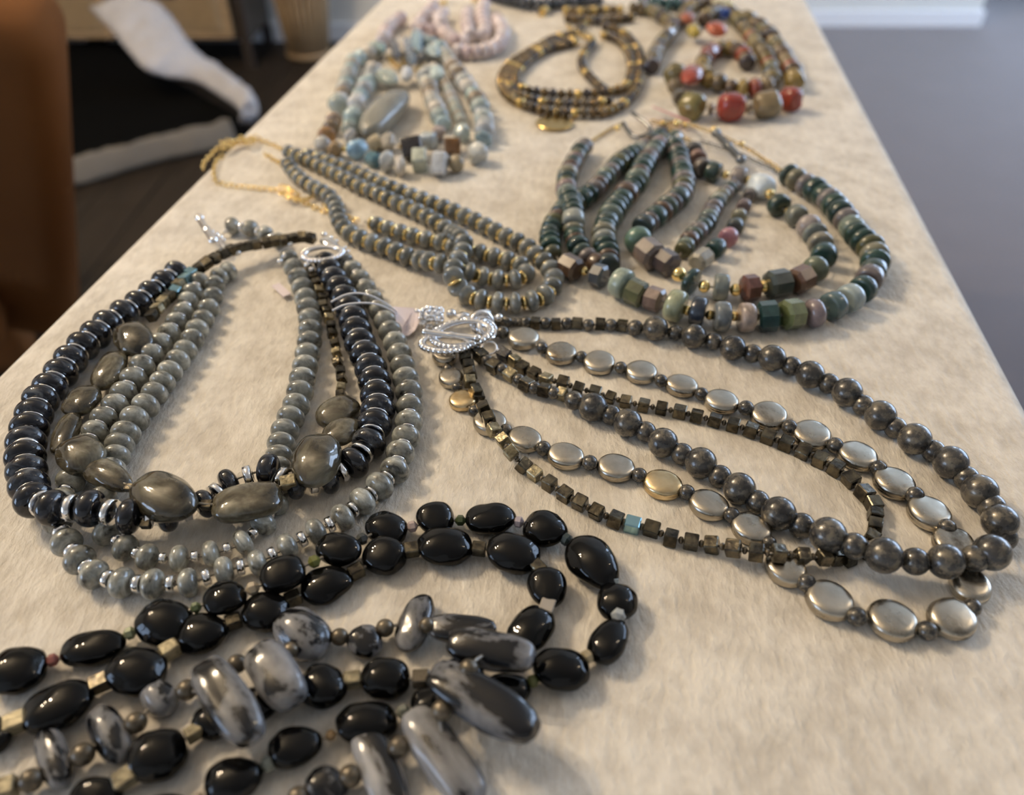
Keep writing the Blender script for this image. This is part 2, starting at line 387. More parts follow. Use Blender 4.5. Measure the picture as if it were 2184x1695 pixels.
def fill(nk, pts, rad_mm, seq, jitter=0.0, thread=True):
    """string beads along a curve; seq(i, t) -> (kind, mat, length mm, diameter mm, colour or None)"""
    C = curve_world(pts, rad_mm / 1000.0); cum = [0.0]
    for a, b in zip(C, C[1:]): cum.append(cum[-1] + (b - a).length)
    tot = cum[-1]; s = 0.0; i = 0; j = 0
    while s < tot:
        kind, mat, ln, dia, col = seq(i, s / tot); ln /= 1000.0; dia /= 1000.0
        c = s + ln / 2
        if c > tot: break
        while j < len(cum) - 2 and cum[j + 1] < c: j += 1
        t = (c - cum[j]) / max(1e-9, cum[j + 1] - cum[j]); p = C[j].lerp(C[j + 1], t); dv = C[j + 1] - C[j]
        if jitter:
            dv = dv.normalized() + Vector((rnd.uniform(-1, 1), rnd.uniform(-1, 1), rnd.uniform(-1, 1))) * jitter
        p = p + Vector((0, 0, max(0.0, dia / 2 - rad_mm / 1000.0)))
        if kind: nk.put(kind, mat, p, dv, (ln, dia, dia), rnd.uniform(0, 6.28), col=col)
        s += ln; i += 1
    if thread: nk.thread(C[::4] + [C[-1]])
    return C

# ================================================================== STRUCTURE
DIR = Vector((314, 2221, 0)).normalized()          # long direction of the table
NRM = Vector((DIR.y, -DIR.x, 0))                   # to its right
eL = sum(at(x, y, -0.004).dot(NRM) for x, y in [(813, 0), (553, 250), (103, 698)]) / 3
eR = sum(at(x, y, -0.004).dot(NRM) for x, y in [(1750, 53), (1948, 420), (2127, 750)]) / 3
def tp(a, b, z): return NRM * a + DIR * b + Vector((0, 0, z))

# tablecloth: rounded edge, short drop on each side
bm = bmesh.new(); RAD = 0.010; B0, B1 = -0.42, 1.32
prof = []
for k in range(9): prof.append((eL + 0.001 - 0.004 * math.sin(k * 1.1), -0.30 + k * 0.034))
for k in range(1, 9):
    a = math.pi / 2 * k / 8; prof.append((eL + RAD * (1 - math.cos(a)), -RAD + RAD * math.sin(a)))
for k in range(1, 40): prof.append((eL + RAD + (eR - eL - 2 * RAD) * k / 40, 0))
for k in range(9):
    a = math.pi / 2 * k / 8; prof.append((eR - RAD * (1 - math.sin(a)), -RAD + RAD * math.cos(a)))
for k in range(1, 9): prof.append((eR - 0.001 + 0.004 * math.sin(k * 1.3), -RAD - k * 0.034))
rows = []; NB = 110
for j in range(NB + 1):
    b = B0 + (B1 - B0) * j / NB; row = []
    for a, z in prof:
        dz = 0
        if z < -0.012:
            wv = 0.010 * math.sin(b * 23 + (0 if a < 0 else 2)) * min(1, (-z - 0.012) / 0.15)
            a = a + (wv if a > 0 else -wv)
        elif z > -0.001:
            dz = 0.0007 * noise.noise(Vector((a * 9, b * 7, 0.3)))
        row.append(bm.verts.new(tp(a, b, TZ + z + dz)))
    rows.append(row)
for A, B in zip(rows, rows[1:]):
    for k in range(len(A) - 1): bm.faces.new((A[k], A[k + 1], B[k + 1], B[k]))
# ends
for rws, sgn in ((rows[0], -1), (rows[-1], 1)):
    low = [bm.verts.new(v.co + DIR * sgn * 0.012 + Vector((0, 0, -0.02 if v.co.z > TZ - 0.05 else 0))) for v in rws]
    lo2 = [bm.verts.new(Vector((v.co.x, v.co.y, TZ - 0.30)) + DIR * sgn * 0.004) for v in low]
    for k in range(len(rws) - 1):
        for X, Y in ((rws, low), (low, lo2)):
            bm.faces.new((X[k], X[k + 1], Y[k + 1], Y[k]) if sgn > 0 else (X[k + 1], X[k], Y[k], Y[k + 1]))
bmesh.ops.recalc_face_normals(bm, faces=bm.faces)
tc_ = bm_obj('tablecloth', bm, M['cloth'])
tag(tc_, 'cream suede-like cloth stretched over the long narrow table', 'tablecloth')
tb = empty('table', tp((eL + eR) / 2, 0.45, 0), 'long narrow folding table under the cream cloth', 'table')
wood = simple('table_board', (0.35, 0.25, 0.16), rough=0.5)
bm = bmesh.new(); rz = Matrix.Rotation(-math.atan2(DIR.x, DIR.y), 3, 'Z')
box_bm(bm, (0, 0, TZ - 0.022), (eR - eL - 0.012, B1 - B0 - 0.02, 0.036), rz); bm_obj('tabletop', bm, wood, tb, False)
metal = simple('grey_table_steel', (0.3, 0.3, 0.32), rough=0.4, metal=0.8)
for sx in (-1, 1):
    for sy in (-1, 1):
        q = NRM * sx * 0.15 + DIR * sy * 0.75
        bm = bmesh.new(); tube_bm(bm, [q + Vector((0, 0, 0.0)), q + Vector((0, 0, TZ - 0.04))], 0.014, 10); bm_obj('leg', bm, metal, tb)

# floors
def slab(name, x0, x1, y0, y1, z0, z1, mat, kind='structure'):
    bm = bmesh.new(); box_bm(bm, ((x0 + x1) / 2, (y0 + y1) / 2, (z0 + z1) / 2), (x1 - x0, y1 - y0, z1 - z0))
    return tag(bm_obj(name, bm, mat, None, False), kind=kind)
def wood_mat(name, col, scale=(1, 14, 14), rough=0.4, var=0.35):
    m, nt, b = new_mat(name); tc = N(nt, 'ShaderNodeTexCoord'); mp = N(nt, 'ShaderNodeMapping'); mp.inputs['Scale'].default_value = scale
    nz = N(nt, 'ShaderNodeTexNoise'); nz.inputs['Scale'].default_value = 4; nz.inputs['Detail'].default_value = 6
    nt.links.new(tc.outputs['Object'], mp.inputs['Vector']); nt.links.new(mp.outputs['Vector'], nz.inputs['Vector'])
    cr = N(nt, 'ShaderNodeValToRGB'); e = cr.color_ramp.elements; e[0].position = 0.3; e[1].position = 0.7
    e[0].color = (*[c * (1 - var) for c in col], 1); e[1].color = (*[c * (1 + var) for c in col], 1)
    nt.links.new(nz.outputs['Fac'], cr.inputs['Fac']); nt.links.new(cr.outputs['Color'], b.inputs['Base Color']); b.inputs['Roughness'].default_value = rough
    return m
floor_m = wood_mat('dark_stained_floor', (0.022, 0.016, 0.011), (14, 1.2, 1), 0.6, 0.3)
floor_m.node_tree.nodes['Principled BSDF'].inputs['Specular IOR Level'].default_value = 0.2
X0, X1, Y0, Y1, CEIL = -3.4, 3.3, -3.0, 5.0, 2.5
slab('floor', X0, X1, Y0, Y1, -0.06, -0.012, floor_m)
# planks of the dark floor beside the table
rootf = bpy.data.objects['floor']
pm = None
for k in range(16):
    x = -0.05 - 0.14 * k
    if x < -2.2: break
    for r_, (ya, yb) in enumerate(((0.2 + 0.35 * (k % 3), 1.6 + 0.3 * (k % 2)), (1.6 + 0.3 * (k % 2), 3.3))):
        bm = bmesh.new(); box_bm(bm, (x, (ya + yb) / 2, -0.006), (0.137, yb - ya - 0.003, 0.012), bev=0.0015, seg=1)
        o = bm_obj('floor_plank', bm, floor_m, rootf, False)
carpet_m = simple('mauve_grey_carpet', (0.118, 0.094, 0.094), rough=0.95, bump=0.9, bscale=170, var=0.14, vscale=7, sheen=0.3)
slab('floor_carpet', 0.12, X1, Y0, Y1, -0.012, 0.006, carpet_m)
wall_m = simple('warm_white_wall', (0.72, 0.72, 0.69), rough=0.8, bump=0.05, bscale=60)
trim_m = simple('white_gloss_trim', (0.86, 0.87, 0.90), rough=0.35)
ceil_m = simple('white_ceiling', (0.72, 0.69, 0.63), rough=0.9)
b1, b2 = atf(1740, 56, 0.006), atf(2092, 57, 0.006)
yw = (b1.y + b2.y) / 2; xc = b2.x
slab('wall_back', 0.42, xc - 0.012, yw + 0.014, Y1, 0.0, CEIL, wall_m)
slab('baseboard_back', 0.42, xc, yw, yw + 0.014, 0.006, 0.064, trim_m)
slab('baseboard_side', xc - 0.012, xc, yw + 0.014, Y1, 0.006, 0.064, trim_m)
yl = atf(700, 86, 0.0).y
slab('wall_left_back', X0, 0.42, yl, Y1, 0.0, CEIL, wall_m)
slab('baseboard_left_back', X0, 0.42, yl - 0.014, yl, 0.0, 0.064, trim_m)
slab('wall_left', X0 - 0.1, X0, Y0, Y1, 0, CEIL, wall_m)
slab('wall_right', X1, X1 + 0.1, Y0, Y1, 0, CEIL, wall_m)
slab('wall_front', X0, X1, Y0 - 0.1, Y0, 0, CEIL, wall_m)
slab('wall_far', xc, X1, Y1, Y1 + 0.1, 0, CEIL, wall_m)
slab('ceiling', X0, X1, Y0, Y1, CEIL, CEIL + 0.1, ceil_m)

# windows and lamps of the room
def emit(name, col, st):
    m = bpy.data.materials.new(name); m.use_nodes = True; nt = m.node_tree; nt.nodes.clear()
    e = nt.nodes.new('ShaderNodeEmission'); o = nt.nodes.new('ShaderNodeOutputMaterial'); e.inputs[0].default_value = (*col, 1); e.inputs[1].default_value = st
    nt.links.new(e.outputs[0], o.inputs[0]); return m
def window(n, c, w_, h_, axis, st, col=(0.55, 0.72, 1.0)):
    """axis 'x': window in a wall facing +-x; pane shines with daylight"""
    root = tag(empty('window_%d' % n, c), kind='structure')
    def bx(nm, dy, dz, sy, sz, t, mat, off=0.0):
        bm = bmesh.new()
        box_bm(bm, (off, dy, dz) if axis == 'x' else (dy, off, dz), (t, sy, sz) if axis == 'x' else (sy, t, sz)); return bm_obj(nm, bm, mat, root, False)
    bx('pane', 0, 0, w_, h_, 0.004, emit('daylight_pane_%d' % n, col, st))
    for s in (-1, 1):
        bx('frame', s * (w_ / 2 + 0.03), 0, 0.06, h_ + 0.12, 0.06, trim_m); bx('frame', 0, s * (h_ / 2 + 0.03), w_, 0.06, 0.06, trim_m)
    bx('muntin', 0, 0, 0.035, h_, 0.03, trim_m); bx('muntin', 0, 0, w_, 0.035, 0.03, trim_m)
window(1, (X0 + 0.05, -1.3, 1.35), 1.5, 1.2, 'x', WIN_SIDE)
window(2, (X1 - 0.05, 2.4, 1.35), 2.6, 1.6, 'x', WIN_RIGHT)
window(3, (2.6, Y1 - 0.05, 1.45), 1.1, 1.5, 'y', WIN_REAR * 4)
def lamp(name, c, n, spread, st, label, r=0.0225):
    root = empty(name, Vector((c[0], c[1], CEIL)), label, 'lamp')
    bm = bmesh.new(); tube_bm(bm, [(0, 0, 0), (0, 0, -0.03)], 0.07, 20); bm_obj('canopy', bm, M['brass'], root)
    bm = bmesh.new(); tube_bm(bm, [(0, 0, -0.03), (0, 0, c[2] - CEIL)], 0.008, 8); bm_obj('stem', bm, M['brass'], root)
    em = emit(name + '_glow', (1.0, 0.79, 0.54), st)
    for k in range(n):
        a = 2 * math.pi * k / n + 0.4; q = Vector((math.cos(a) * spread, math.sin(a) * spread, c[2] - CEIL))
        bm = bmesh.new(); tube_bm(bm, [(0, 0, c[2] - CEIL), q * 0.6 + Vector((0, 0, -0.04)) + Vector((0, 0, 0.4 * (c[2] - CEIL))), q + Vector((0, 0, 0.03))], 0.006, 6); bm_obj('arm', bm, M['brass'], root)
        bm = bmesh.new(); bmesh.ops.create_icosphere(bm, subdivisions=2, radius=r); bmesh.ops.translate(bm, verts=bm.verts, vec=q); bm_obj('bulb', bm, em, root)
lamp('chandelier', (-1.25, 0.95, 2.02), 3, 0.16, BULB, 'brass three armed chandelier hanging over the dark floor')
lamp('ceiling_lamp', (1.7, 0.75, 2.1), 2, 0.14, SIDE_BULB, 'brass two bulb ceiling lamp hanging over the carpet')

# ================================================================== PYRITE AND SILVER SET
C_ = 'cube'; CG = 'cube_gold'; SP = 'sphere'
nk = Neck('pyrite_necklace', 1600, 950, 'graduated necklace of round dark pyrite beads, longest strand of the silver and pyrite group')
rp = [(1062, 686, 18), (1080, 686, 25), (1097, 687, 17), (1108, 687, 17), (1122, 687, 24), (1142, 689, 22, 'c'), (1164, 689, 24), (1186, 691, 22, 'c'), (1209, 689, 24), (1231, 689, 22, 'c'), (1255, 693, 25), (1280, 691, 22, 'c'), (1303, 693, 26), (1327, 694, 23, 'c'),
      (1355, 699, 33), (1398, 700, 52), (1440, 710, 33), (1480, 717, 51), (1522, 728, 37), (1563, 742, 53), (1605, 754, 39), (1647, 764, 56), (1688, 781, 41), (1728, 799, 58), (1768, 818, 43), (1807, 837, 61),
      (1841, 864, 44), (1878, 886, 63), (1910, 912, 45), (1951, 936, 66), (1991, 962, 47), (2028, 986, 69), (2061, 1019, 50), (2090, 1048, 71), (2115, 1081, 55), (2133, 1112, 71), (2140, 1146, 54), (2115, 1178, 75),
      (2078, 1191, 56), (2017, 1197, 73), (1952, 1197, 57), (1885, 1184, 75), (1822, 1164, 55), (1766, 1141, 75), (1710, 1121, 54), (1661, 1095, 71), (1616, 1071, 51), (1577, 1042, 67), (1536, 1016, 48), (1495, 987, 65),
      (1455, 968, 46), (1414, 944, 62), (1377, 921, 44), (1339, 902, 60), (1303, 885, 43), (1265, 868, 60), (1224, 854, 40), (1198, 840, 24, 'g'), (1181, 838, 27), (1161, 832, 26, 'c'), (1140, 827, 27), (1122, 820, 26, 'c'),
      (1106, 810, 26), (1088, 799, 24, 'g'), (1071, 788, 26), (1053, 780, 27, 'c'), (1039, 769, 25), (1025, 758, 26, 'c'), (1010, 743, 26)]
items = []
for q in rp:
    lift = 0
    if q[0] > 1780 and q[1] > 1150 and q[2] > 10: lift = 4.5
    if (q[0], q[1]) in ((1766, 1141), (2133, 1112)): lift = 2.5
    if q[0] < 1240 and q[1] > 730: lift = 1.5
    if len(q) > 3: items.append((q[0], q[1], q[2], C_, CG if q[3] == 'g' else C_, {'lift': lift, 'cs': 0.98}))
    else: items.append((q[0], q[1], q[2], SP, 'pyrite', {'lift': lift}))
run(nk, items, closed=False)

nk = Neck('coin_necklace', 1500, 1000, 'necklace of flat oval antique silver coin beads between small dark pyrite rounds')
up_ = [(1072, 709, 27), (1117, 725, 67, 'o'), (1156, 742, 25), (1197, 757, 66, 'o'), (1240, 761, 25), (1278, 777, 67, 'o'), (1324, 784, 26), (1368, 797, 68, 'o'), (1410, 812, 27), (1454, 826, 70, 'o'), (1496, 840, 28),
       (1539, 860, 73, 'o'), (1591, 870, 32), (1640, 890, 76, 'o'), (1684, 911, 32), (1731, 931, 80, 'o'), (1781, 950, 34), (1829, 976, 83, 'o'), (1874, 999, 34), (1907, 1034, 87, 'o'), (1951, 1057, 38), (1981, 1098, 91, 'o'),
       (2019, 1126, 39), (2033, 1163, 88, 'o'), (2058, 1200, 36), (2068, 1252, 94, 'o'), (2073, 1295, 37), (2029, 1323, 101, 'o'), (1977, 1345, 41), (1902, 1326, 101, 'o'), (1827, 1315, 41), (1768, 1283, 100, 'o'), (1720, 1243, 39),
       (1675, 1215, 93, 'o'), (1640, 1158, 31), (1601, 1131, 88, 'o'), (1561, 1099, 34), (1511, 1080, 86, 'o'), (1465, 1050, 33), (1413, 1037, 84, 'g'), (1364, 1013, 31), (1313, 1001, 80, 'o'), (1258, 987, 33), (1206, 976, 80, 'o'),
       (1159, 956, 32), (1119, 940, 76, 'o'), (1079, 917, 27), (1045, 904, 74, 'o'), (1011, 877, 25), (987, 857, 58, 'o'), (975, 827, 23), (962, 809, 60, 'o'), (955, 788, 22), (949, 762, 62, 'o')]
items = []
for q in up_:
    if len(q) > 3: items.append((q[0], q[1] - 3, q[2] * 0.97, 'coin', 'silver_gold' if q[3] == 'g' or (q[0], q[1]) == (987, 857) else 'silver', {'hr': 0.40, 'wr': rnd.choice([0.86, 0.93, 1.0])}))
    else: items.append((q[0], q[1], q[2], SP, 'pyrite', {'lift': 0.8}))
run(nk, items)

nk = Neck('cube_necklace', 1500, 960, 'thin necklace of tiny pyrite cubes, inner loop crossing the silver coin necklace')
cp = [(1076, 757, 27, 'b'), (1097, 769, 24, 'g'), (1115, 784, 26), (1140, 797, 26), (1165, 809, 25, 'g'), (1201, 816, 27), (1233, 829, 26), (1269, 836, 25), (1302, 848, 25), (1335, 857, 26), (1373, 864, 26), (1411, 871, 27),
      (1450, 878, 27), (1486, 887, 27), (1525, 896, 27), (1564, 906, 28), (1602, 917, 29), (1639, 931, 30), (1677, 946, 30), (1713, 963, 31), (1749, 980, 31), (1783, 998, 32), (1815, 1022, 32), (1844, 1051, 32), (1863, 1075, 31),
      (1867, 1097, 30), (1867, 1120, 31), (1859, 1146, 31), (1843, 1172, 31), (1810, 1190, 32), (1782, 1189, 31), (1757, 1189, 31), (1711, 1185, 32), (1661, 1180, 34), (1613, 1178, 34), (1564, 1169, 34), (1518, 1162, 34),
      (1474, 1156, 33), (1431, 1147, 33), (1390, 1128, 33), (1349, 1119, 33, 's'), (1313, 1108, 33), (1273, 1092, 32), (1237, 1072, 32), (1205, 1054, 31), (1172, 1031, 30), (1141, 1010, 29, 'g'), (1117, 993, 30), (1090, 965, 28, 'g'),
      (1073, 939, 28, 'g'), (1053, 917, 27, 'g'), (1043, 892, 28), (1032, 871, 28), (1020, 849, 26), (1014, 832, 24), (1002, 813, 25, 'g'), (1003, 797, 26), (999, 780, 25), (992, 762, 25)]
items = []
for q in cp:
    lift = 0
    x, y = q[0], q[1]
    if 1620 < x < 1690 and y > 1150: lift = 5
    elif 1550 < x < 1760 and y > 1150: lift = 3
    elif 1020 < x < 1100 and 870 < y < 970: lift = 5
    elif 990 < x < 1020: lift = 2.5
    elif 1140 < x < 1245 and y < 840: lift = 1.5
    items.append((x, y, q[2], C_, {'g': CG, 'b': 'larvikite', 's': 'cube_blue'}[q[3]] if len(q) > 3 else C_, {'lift': lift, 'cs': 0.93}))
run(nk, items, spacer=('sphere', 'pyrite_brown', 0.50, 0.36))

# toggle clasp pieces
def ring_part(nk_, c, R1, tilt, mat='chrome', r=0.0009, beads=0, name='clasp_ring', squash=1.0, az=0.0):
    rot = Matrix.Rotation(az, 3, 'Z') @ Matrix.Rotation(tilt, 3, 'X')
    pts = [c + rot @ Vector((math.cos(a) * R1, math.sin(a) * R1 * squash, 0)) for a in [2 * math.pi * k / 28 for k in range(28)]]
    bm = bmesh.new(); tube_bm(bm, [p - nk_.o.location for p in pts], r, 8, True)
    if beads:
        for k in range(beads):
            a = 2 * math.pi * k / beads; p = c + rot @ Vector((math.cos(a) * R1 * 1.05, math.sin(a) * R1 * 1.05 * squash, 0)) - nk_.o.location
            bmesh.ops.create_icosphere(bm, subdivisions=1, radius=r * 1.25, matrix=Matrix.Translation(p))
    return bm_obj(name, bm, M[mat], nk_.o)
def bar_part(nk_, a, b, r, mat='chrome', name='toggle_bar', knobs=True):
    bm = bmesh.new(); a = a - nk_.o.location; b = b - nk_.o.location
    tube_bm(bm, [a.lerp(b, k / 16) for k in range(17)], r, 10, rfun=lambda t: r * (1.35 if knobs and (t < 0.05 or t > 0.95 or abs(t - 0.5) < 0.04) else 1.0))
    if knobs:
        for e in (a, b): bmesh.ops.create_icosphere(bm, subdivisions=2, radius=r * 1.35, matrix=Matrix.Translation(e))
    return bm_obj(name, bm, M[mat], nk_.o)
def links(nk_, pts, r, wire, mat='gold', name='chain', step=1.5):
    """chain of real oval links along points; one part"""
    bm = bmesh.new(); C = crom(pts, 14); L = r * step; acc = 0.0; k = 0; last = C[0]
    for a, b in zip(C, C[1:]):
        acc += (b - a).length
        if acc >= L:
            acc = 0; k += 1; fr = frame(b - last if (b - last).length > 1e-6 else b - a, (k % 2) * 1.4 + 0.35); last = b
            o = b - nk_.o.location
            tube_bm(bm, [o + fr @ Vector((math.cos(t) * r, math.sin(t) * r * 0.68, 0)) for t in [2 * math.pi * j / 9 for j in range(9)]], wire, 5, True)
    o = bm_obj(name, bm, M[mat], nk_.o); o['kind'] = 'stuff'; return o
pyr = bpy.data.objects['pyrite_necklace']; coin = bpy.data.objects['coin_necklace']; cubn = bpy.data.objects['cube_necklace']
class W_:                      # gives an existing necklace root back to the part helpers
    def __init__(s, o): s.o = o
wp, wc, wk = W_(pyr), W_(coin), W_(cubn)
ring_part(wp, at(985, 712, 0.0085), 0.0118, 0.10, beads=32, r=0.0014, squash=0.62, az=0.35)
bar_part(wp, at(907, 708, 0.012), at(1017, 721, 0.0115), 0.00125)
ring_part(wc, at(950, 733, 0.0075), 0.0092, -0.15, beads=26, r=0.0014, squash=0.72, az=-0.05)
ring_part(wc, at(1040, 702, 0.006), 0.0042, 0.7, r=0.0012, az=1.2)
ring_part(wk, at(1043, 742, 0.004), 0.0031, 0.35, r=0.0005)
ring_part(wp, at(1028, 690, 0.007), 0.0046, 1.0, r=0.0014, az=0.6)
# filigree bead cap, cone and little silver balls beside the toggles
bm = bmesh.new()
c0, c1 = at(897, 679, 0.0058), at(945, 676, 0.0058)
for k in range(70):
    t = rnd.random(); a = rnd.uniform(0, 6.28); fr = frame(c1 - c0)
    p = c0.lerp(c1, t) + fr @ Vector((0, math.cos(a), math.sin(a))) * (0.0046 - 0.0012 * abs(t - .4)) - coin.location
    bmesh.ops.create_icosphere(bm, subdivisions=1, radius=rnd.uniform(0.0007, 0.0012), matrix=Matrix.Translation(p))
tube_bm(bm, [c0 - coin.location, c1 - coin.location], 0.0040, 14)
bm_obj('filigree_cap', bm, M['chrome'], coin)
wpn = Neck.__new__(Neck); wpn.o = pyr; wpn.n = 0
for x, y, d in ((962, 669, 22), (889, 663, 12), (900, 664, 10), (1064, 677, 18), (1046, 680, 17)):
    p, D = fit_z(x, y, d, 0.004); wpn.put('sphere', 'chrome', p, Vector((1, 0, 0)), (D, D, D), name='silver_ball')
for (x, y, L, w_, t) in ((1030, 673, 42, 26, -28), (1010, 684, 46, 20, 10), (985, 672, 30, 16, -5)):
    blob(wpn, x, y, L, w_, t, 'chip2', 'chrome', lift=4, hr=0.7, name='clasp_charm')
for x, y, d in ((1063, 748, 11), (1070, 747, 8)):
    p, D = fit_z(x, y, d, 0.002); o = wpn.put('sphere', 'chrome', p, Vector((1, 0, 0)), (D, D, D), name='silver_ball'); 

# ================================================================== LABRADORITE AND LARVIKITE GROUP
RD = 'rondelle'
nk = Neck('larvikite_necklace', 400, 850, 'black larvikite rondelle necklace with silver rings, outermost dark loop')
lp = [(377, 581, 54), (351, 603, 58), (323, 626, 59), (295, 648, 61), (264, 669, 64), (229, 691, 65), (204, 714, 67), (177, 738, 68), (151, 767, 70), (130, 796, 71), (107, 827, 73), (87, 853, 75), (73, 884, 77), (63, 914, 79), (56, 945, 81),
      (54, 976, 82), (57, 1006, 83), (62, 1036, 83), (72, 1066, 82), (112, 1083, 80), (193, 1084, 82), (276, 1101, 78), (357, 1098, 74), (437, 1074, 64), (488, 1029, 62), (573, 1003, 74), (634, 1036, 60), (700, 1022, 66), (754, 987, 74),
      (787, 945, 76), (799, 905, 76), (806, 874, 75), (804, 844, 73), (799, 814, 72), (791, 787, 71), (780, 759, 70), (768, 733, 69), (760, 707, 68), (754, 683, 66), (745, 660, 65), (736, 638, 64), (725, 617, 62), (713, 598, 60), (702, 578, 56), (694, 560, 50)]
items = []
for x, y, d in lp:
    lift = 0.0
    if y > 950 and x < 330: lift = 5.0 if x > 90 else 3.0
    elif 330 <= x < 700 and y > 980: lift = 2.0
    items.append((x, y, d, RD, 'larvikite', {'len': 0.62, 'lift': lift}))
run(nk, items, spacer=('spacer', 'chrome', 0.74, 0.13))

def labra_run(name, pts, label, mat='labra', sp=('spacer', 'chrome', 0.62, 0.10), sl=0.66, sil_from=None):
    n_ = Neck(name, *pts[len(pts) // 2][:2], label)
    run(n_, [(q[0], q[1], q[2], RD, mat, {'len': sl, 'lift': q[3] if len(q) > 3 else 0}) for q in pts], spacer=sp)
    return n_
inner = [(488, 578, 42), (468, 590, 42), (458, 607, 43), (455, 632, 44), (446, 658, 46), (434, 681, 47), (421, 702, 49), (411, 723, 50), (396, 747, 51), (380, 769, 53), (363, 792, 54), (347, 815, 55), (330, 839, 57), (311, 865, 60), (288, 893, 64),
         (269, 924, 64), (255, 948, 62), (248, 973, 60), (238, 1000, 60), (228, 1030, 60), (220, 1062, 60), (217, 1100, 60), (228, 1137, 60), (268, 1168, 60), (314, 1189, 60), (382, 1191, 58), (450, 1181, 58), (518, 1157, 58), (561, 1116, 60),
         (586, 1075, 60), (596, 1030, 60), (592, 998, 60), (595, 973, 60), (600, 947, 62), (608, 919, 62), (620, 891, 61), (632, 864, 60), (640, 836, 59), (645, 808, 58), (651, 781, 56), (656, 755, 55), (660, 729, 54), (662, 704, 53),
         (661, 680, 51), (657, 657, 50), (652, 636, 49), (645, 614, 48), (636, 592, 46), (626, 571, 44), (616, 552, 42)]
labra_run('labradorite_necklace', inner, 'pale grey labradorite rondelle necklace, innermost loop beside the bare cloth', sl=0.62, sp=('spacer', 'chrome', 0.42, 0.12))
outer = [(425, 600, 42), (411, 624, 44), (402, 642, 44), (391, 666, 46), (376, 688, 48), (361, 711, 50), (342, 733, 52), (323, 757, 54), (303, 781, 56), (285, 808, 58), (264, 839, 58), (246, 866, 60), (222, 893, 60), (203, 921, 58), (185, 950, 58), (168, 985, 58),
         (150, 1026, 60), (132, 1066, 60), (122, 1112, 62), (142, 1157, 66), (170, 1194, 68), (201, 1225, 66), (260, 1243, 68), (326, 1246, 68), (402, 1243, 64), (478, 1217, 62), (549, 1200, 58), (613, 1166, 60), (674, 1134, 60), (731, 1103, 62),
         (773, 1069, 64), (810, 1036, 66), (842, 1003, 66), (854, 966, 64), (866, 932, 62), (872, 900, 61), (873, 868, 60), (872, 836, 60), (865, 808, 58), (859, 781, 56), (852, 756, 55), (843, 731, 53), (832, 707, 52), (821, 685, 50),
         (810, 663, 49), (795, 640, 47), (781, 617, 46), (768, 595, 44), (752, 575, 42), (735, 558, 40)]
labra_run('labradorite_necklace', outer, 'olive grey labradorite rondelle necklace with silver rings, outermost loop ending nearest the black nuggets', sl=0.66, sp=('spacer', 'chrome', 0.58, 0.14))

nk = Neck('nugget_necklace', 450, 800, 'olive labradorite nugget necklace with small pyrite cubes and toggle clasp')
NB_ = [(285, 723, 88, 74, 15, 3, 0), (233, 789, 98, 62, -48, 2, 0), (175, 855, 92, 62, -28, 3, 3), (141, 925, 100, 54, -62, 3, 2), (172, 971, 106, 84, -8, 5, 0), (229, 1013, 122, 64, 24, 5, 1), (349, 1060, 148, 106, 14, 7, 3),
       (528, 1071, 152, 82, -12, 5, 6), (674, 981, 122, 104, -62, 5, 3), (728, 919, 84, 58, -32, 4, 1), (721, 879, 96, 66, -22, 0, 2)]
tp_ = []
for (x, y, L, w_, t, lf, k) in NB_:
    tp_.append(blob(nk, x, y, L, w_, t, 'nugget%d' % k, 'labra_olive', lift=lf, hr=0.72))
nk.thread(crom(tp_, 4))
leftc = [(663, 508), (645, 505), (625, 508), (606, 512), (586, 514), (568, 518), (548, 521), (530, 524), (512, 528), (494, 533), (476, 541), (458, 551), (440, 561), (425, 572), (407, 583), (396, 595), (382, 607), (373, 621), (361, 633), (348, 644), (336, 658), (325, 673)]
run(nk, [(x, y, 19 if i < 9 else 21, C_, 'cube_blue' if i in (14, 15, 17) else 'cube_gold' if i in (16, 19, 20) else 'cube', {'lift': 7 if i < 13 else 5, 'cs': 1.0}) for i, (x, y) in enumerate(leftc)], spacer=('sphere', 'brass', 0.4, 0.2))
rightc = [(662, 576), (668, 590), (675, 604), (680, 620), (688, 636), (690, 651), (696, 664), (701, 679), (706, 695), (709, 712), (715, 733), (718, 752), (720, 773), (726, 792), (729, 808), (727, 827), (727, 842)]
run(nk, [(x, y, 20, C_, 'cube_gold' if i % 4 == 3 else 'cube', {'lift': 2, 'cs': 0.95}) for i, (x, y) in enumerate(rightc)], spacer=('sphere', 'brass', 0.4, 0.2))
for x, y, d in ((441, 1077, 26), (615, 1028, 34), (311, 1118, 22), (276, 1040, 20)):
    p, D = fit_z(x, y, d, 0.008); nk.put('cube', 'cube_gold' if x == 615 else 'cube', p, Vector((1, 0.3 if x == 615 else 0, 0)), (D * 0.95, D * 0.75, D * 0.75), 0.3)
ring_part(nk, at(688, 541, 0.009), 0.0088, 0.0, beads=30, r=0.0012, squash=0.70, az=0.2)
bar_part(nk, at(426, 466, 0.010), at(455, 514, 0.008), 0.0018)
bm = bmesh.new()
for k in range(16):
    p = at(462 + k * 7.5, 556 - k * 2.8 - (k % 2) * 4, 0.0075) - nk.o.location
    bmesh.ops.create_icosphere(bm, subdivisions=2, radius=0.0019 - 0.0004 * (k % 3), matrix=Matrix.Translation(p))
bm_obj('silver_bead_row', bm, M['chrome'], nk.o); nk.o.children[-1]['kind'] = 'stuff'
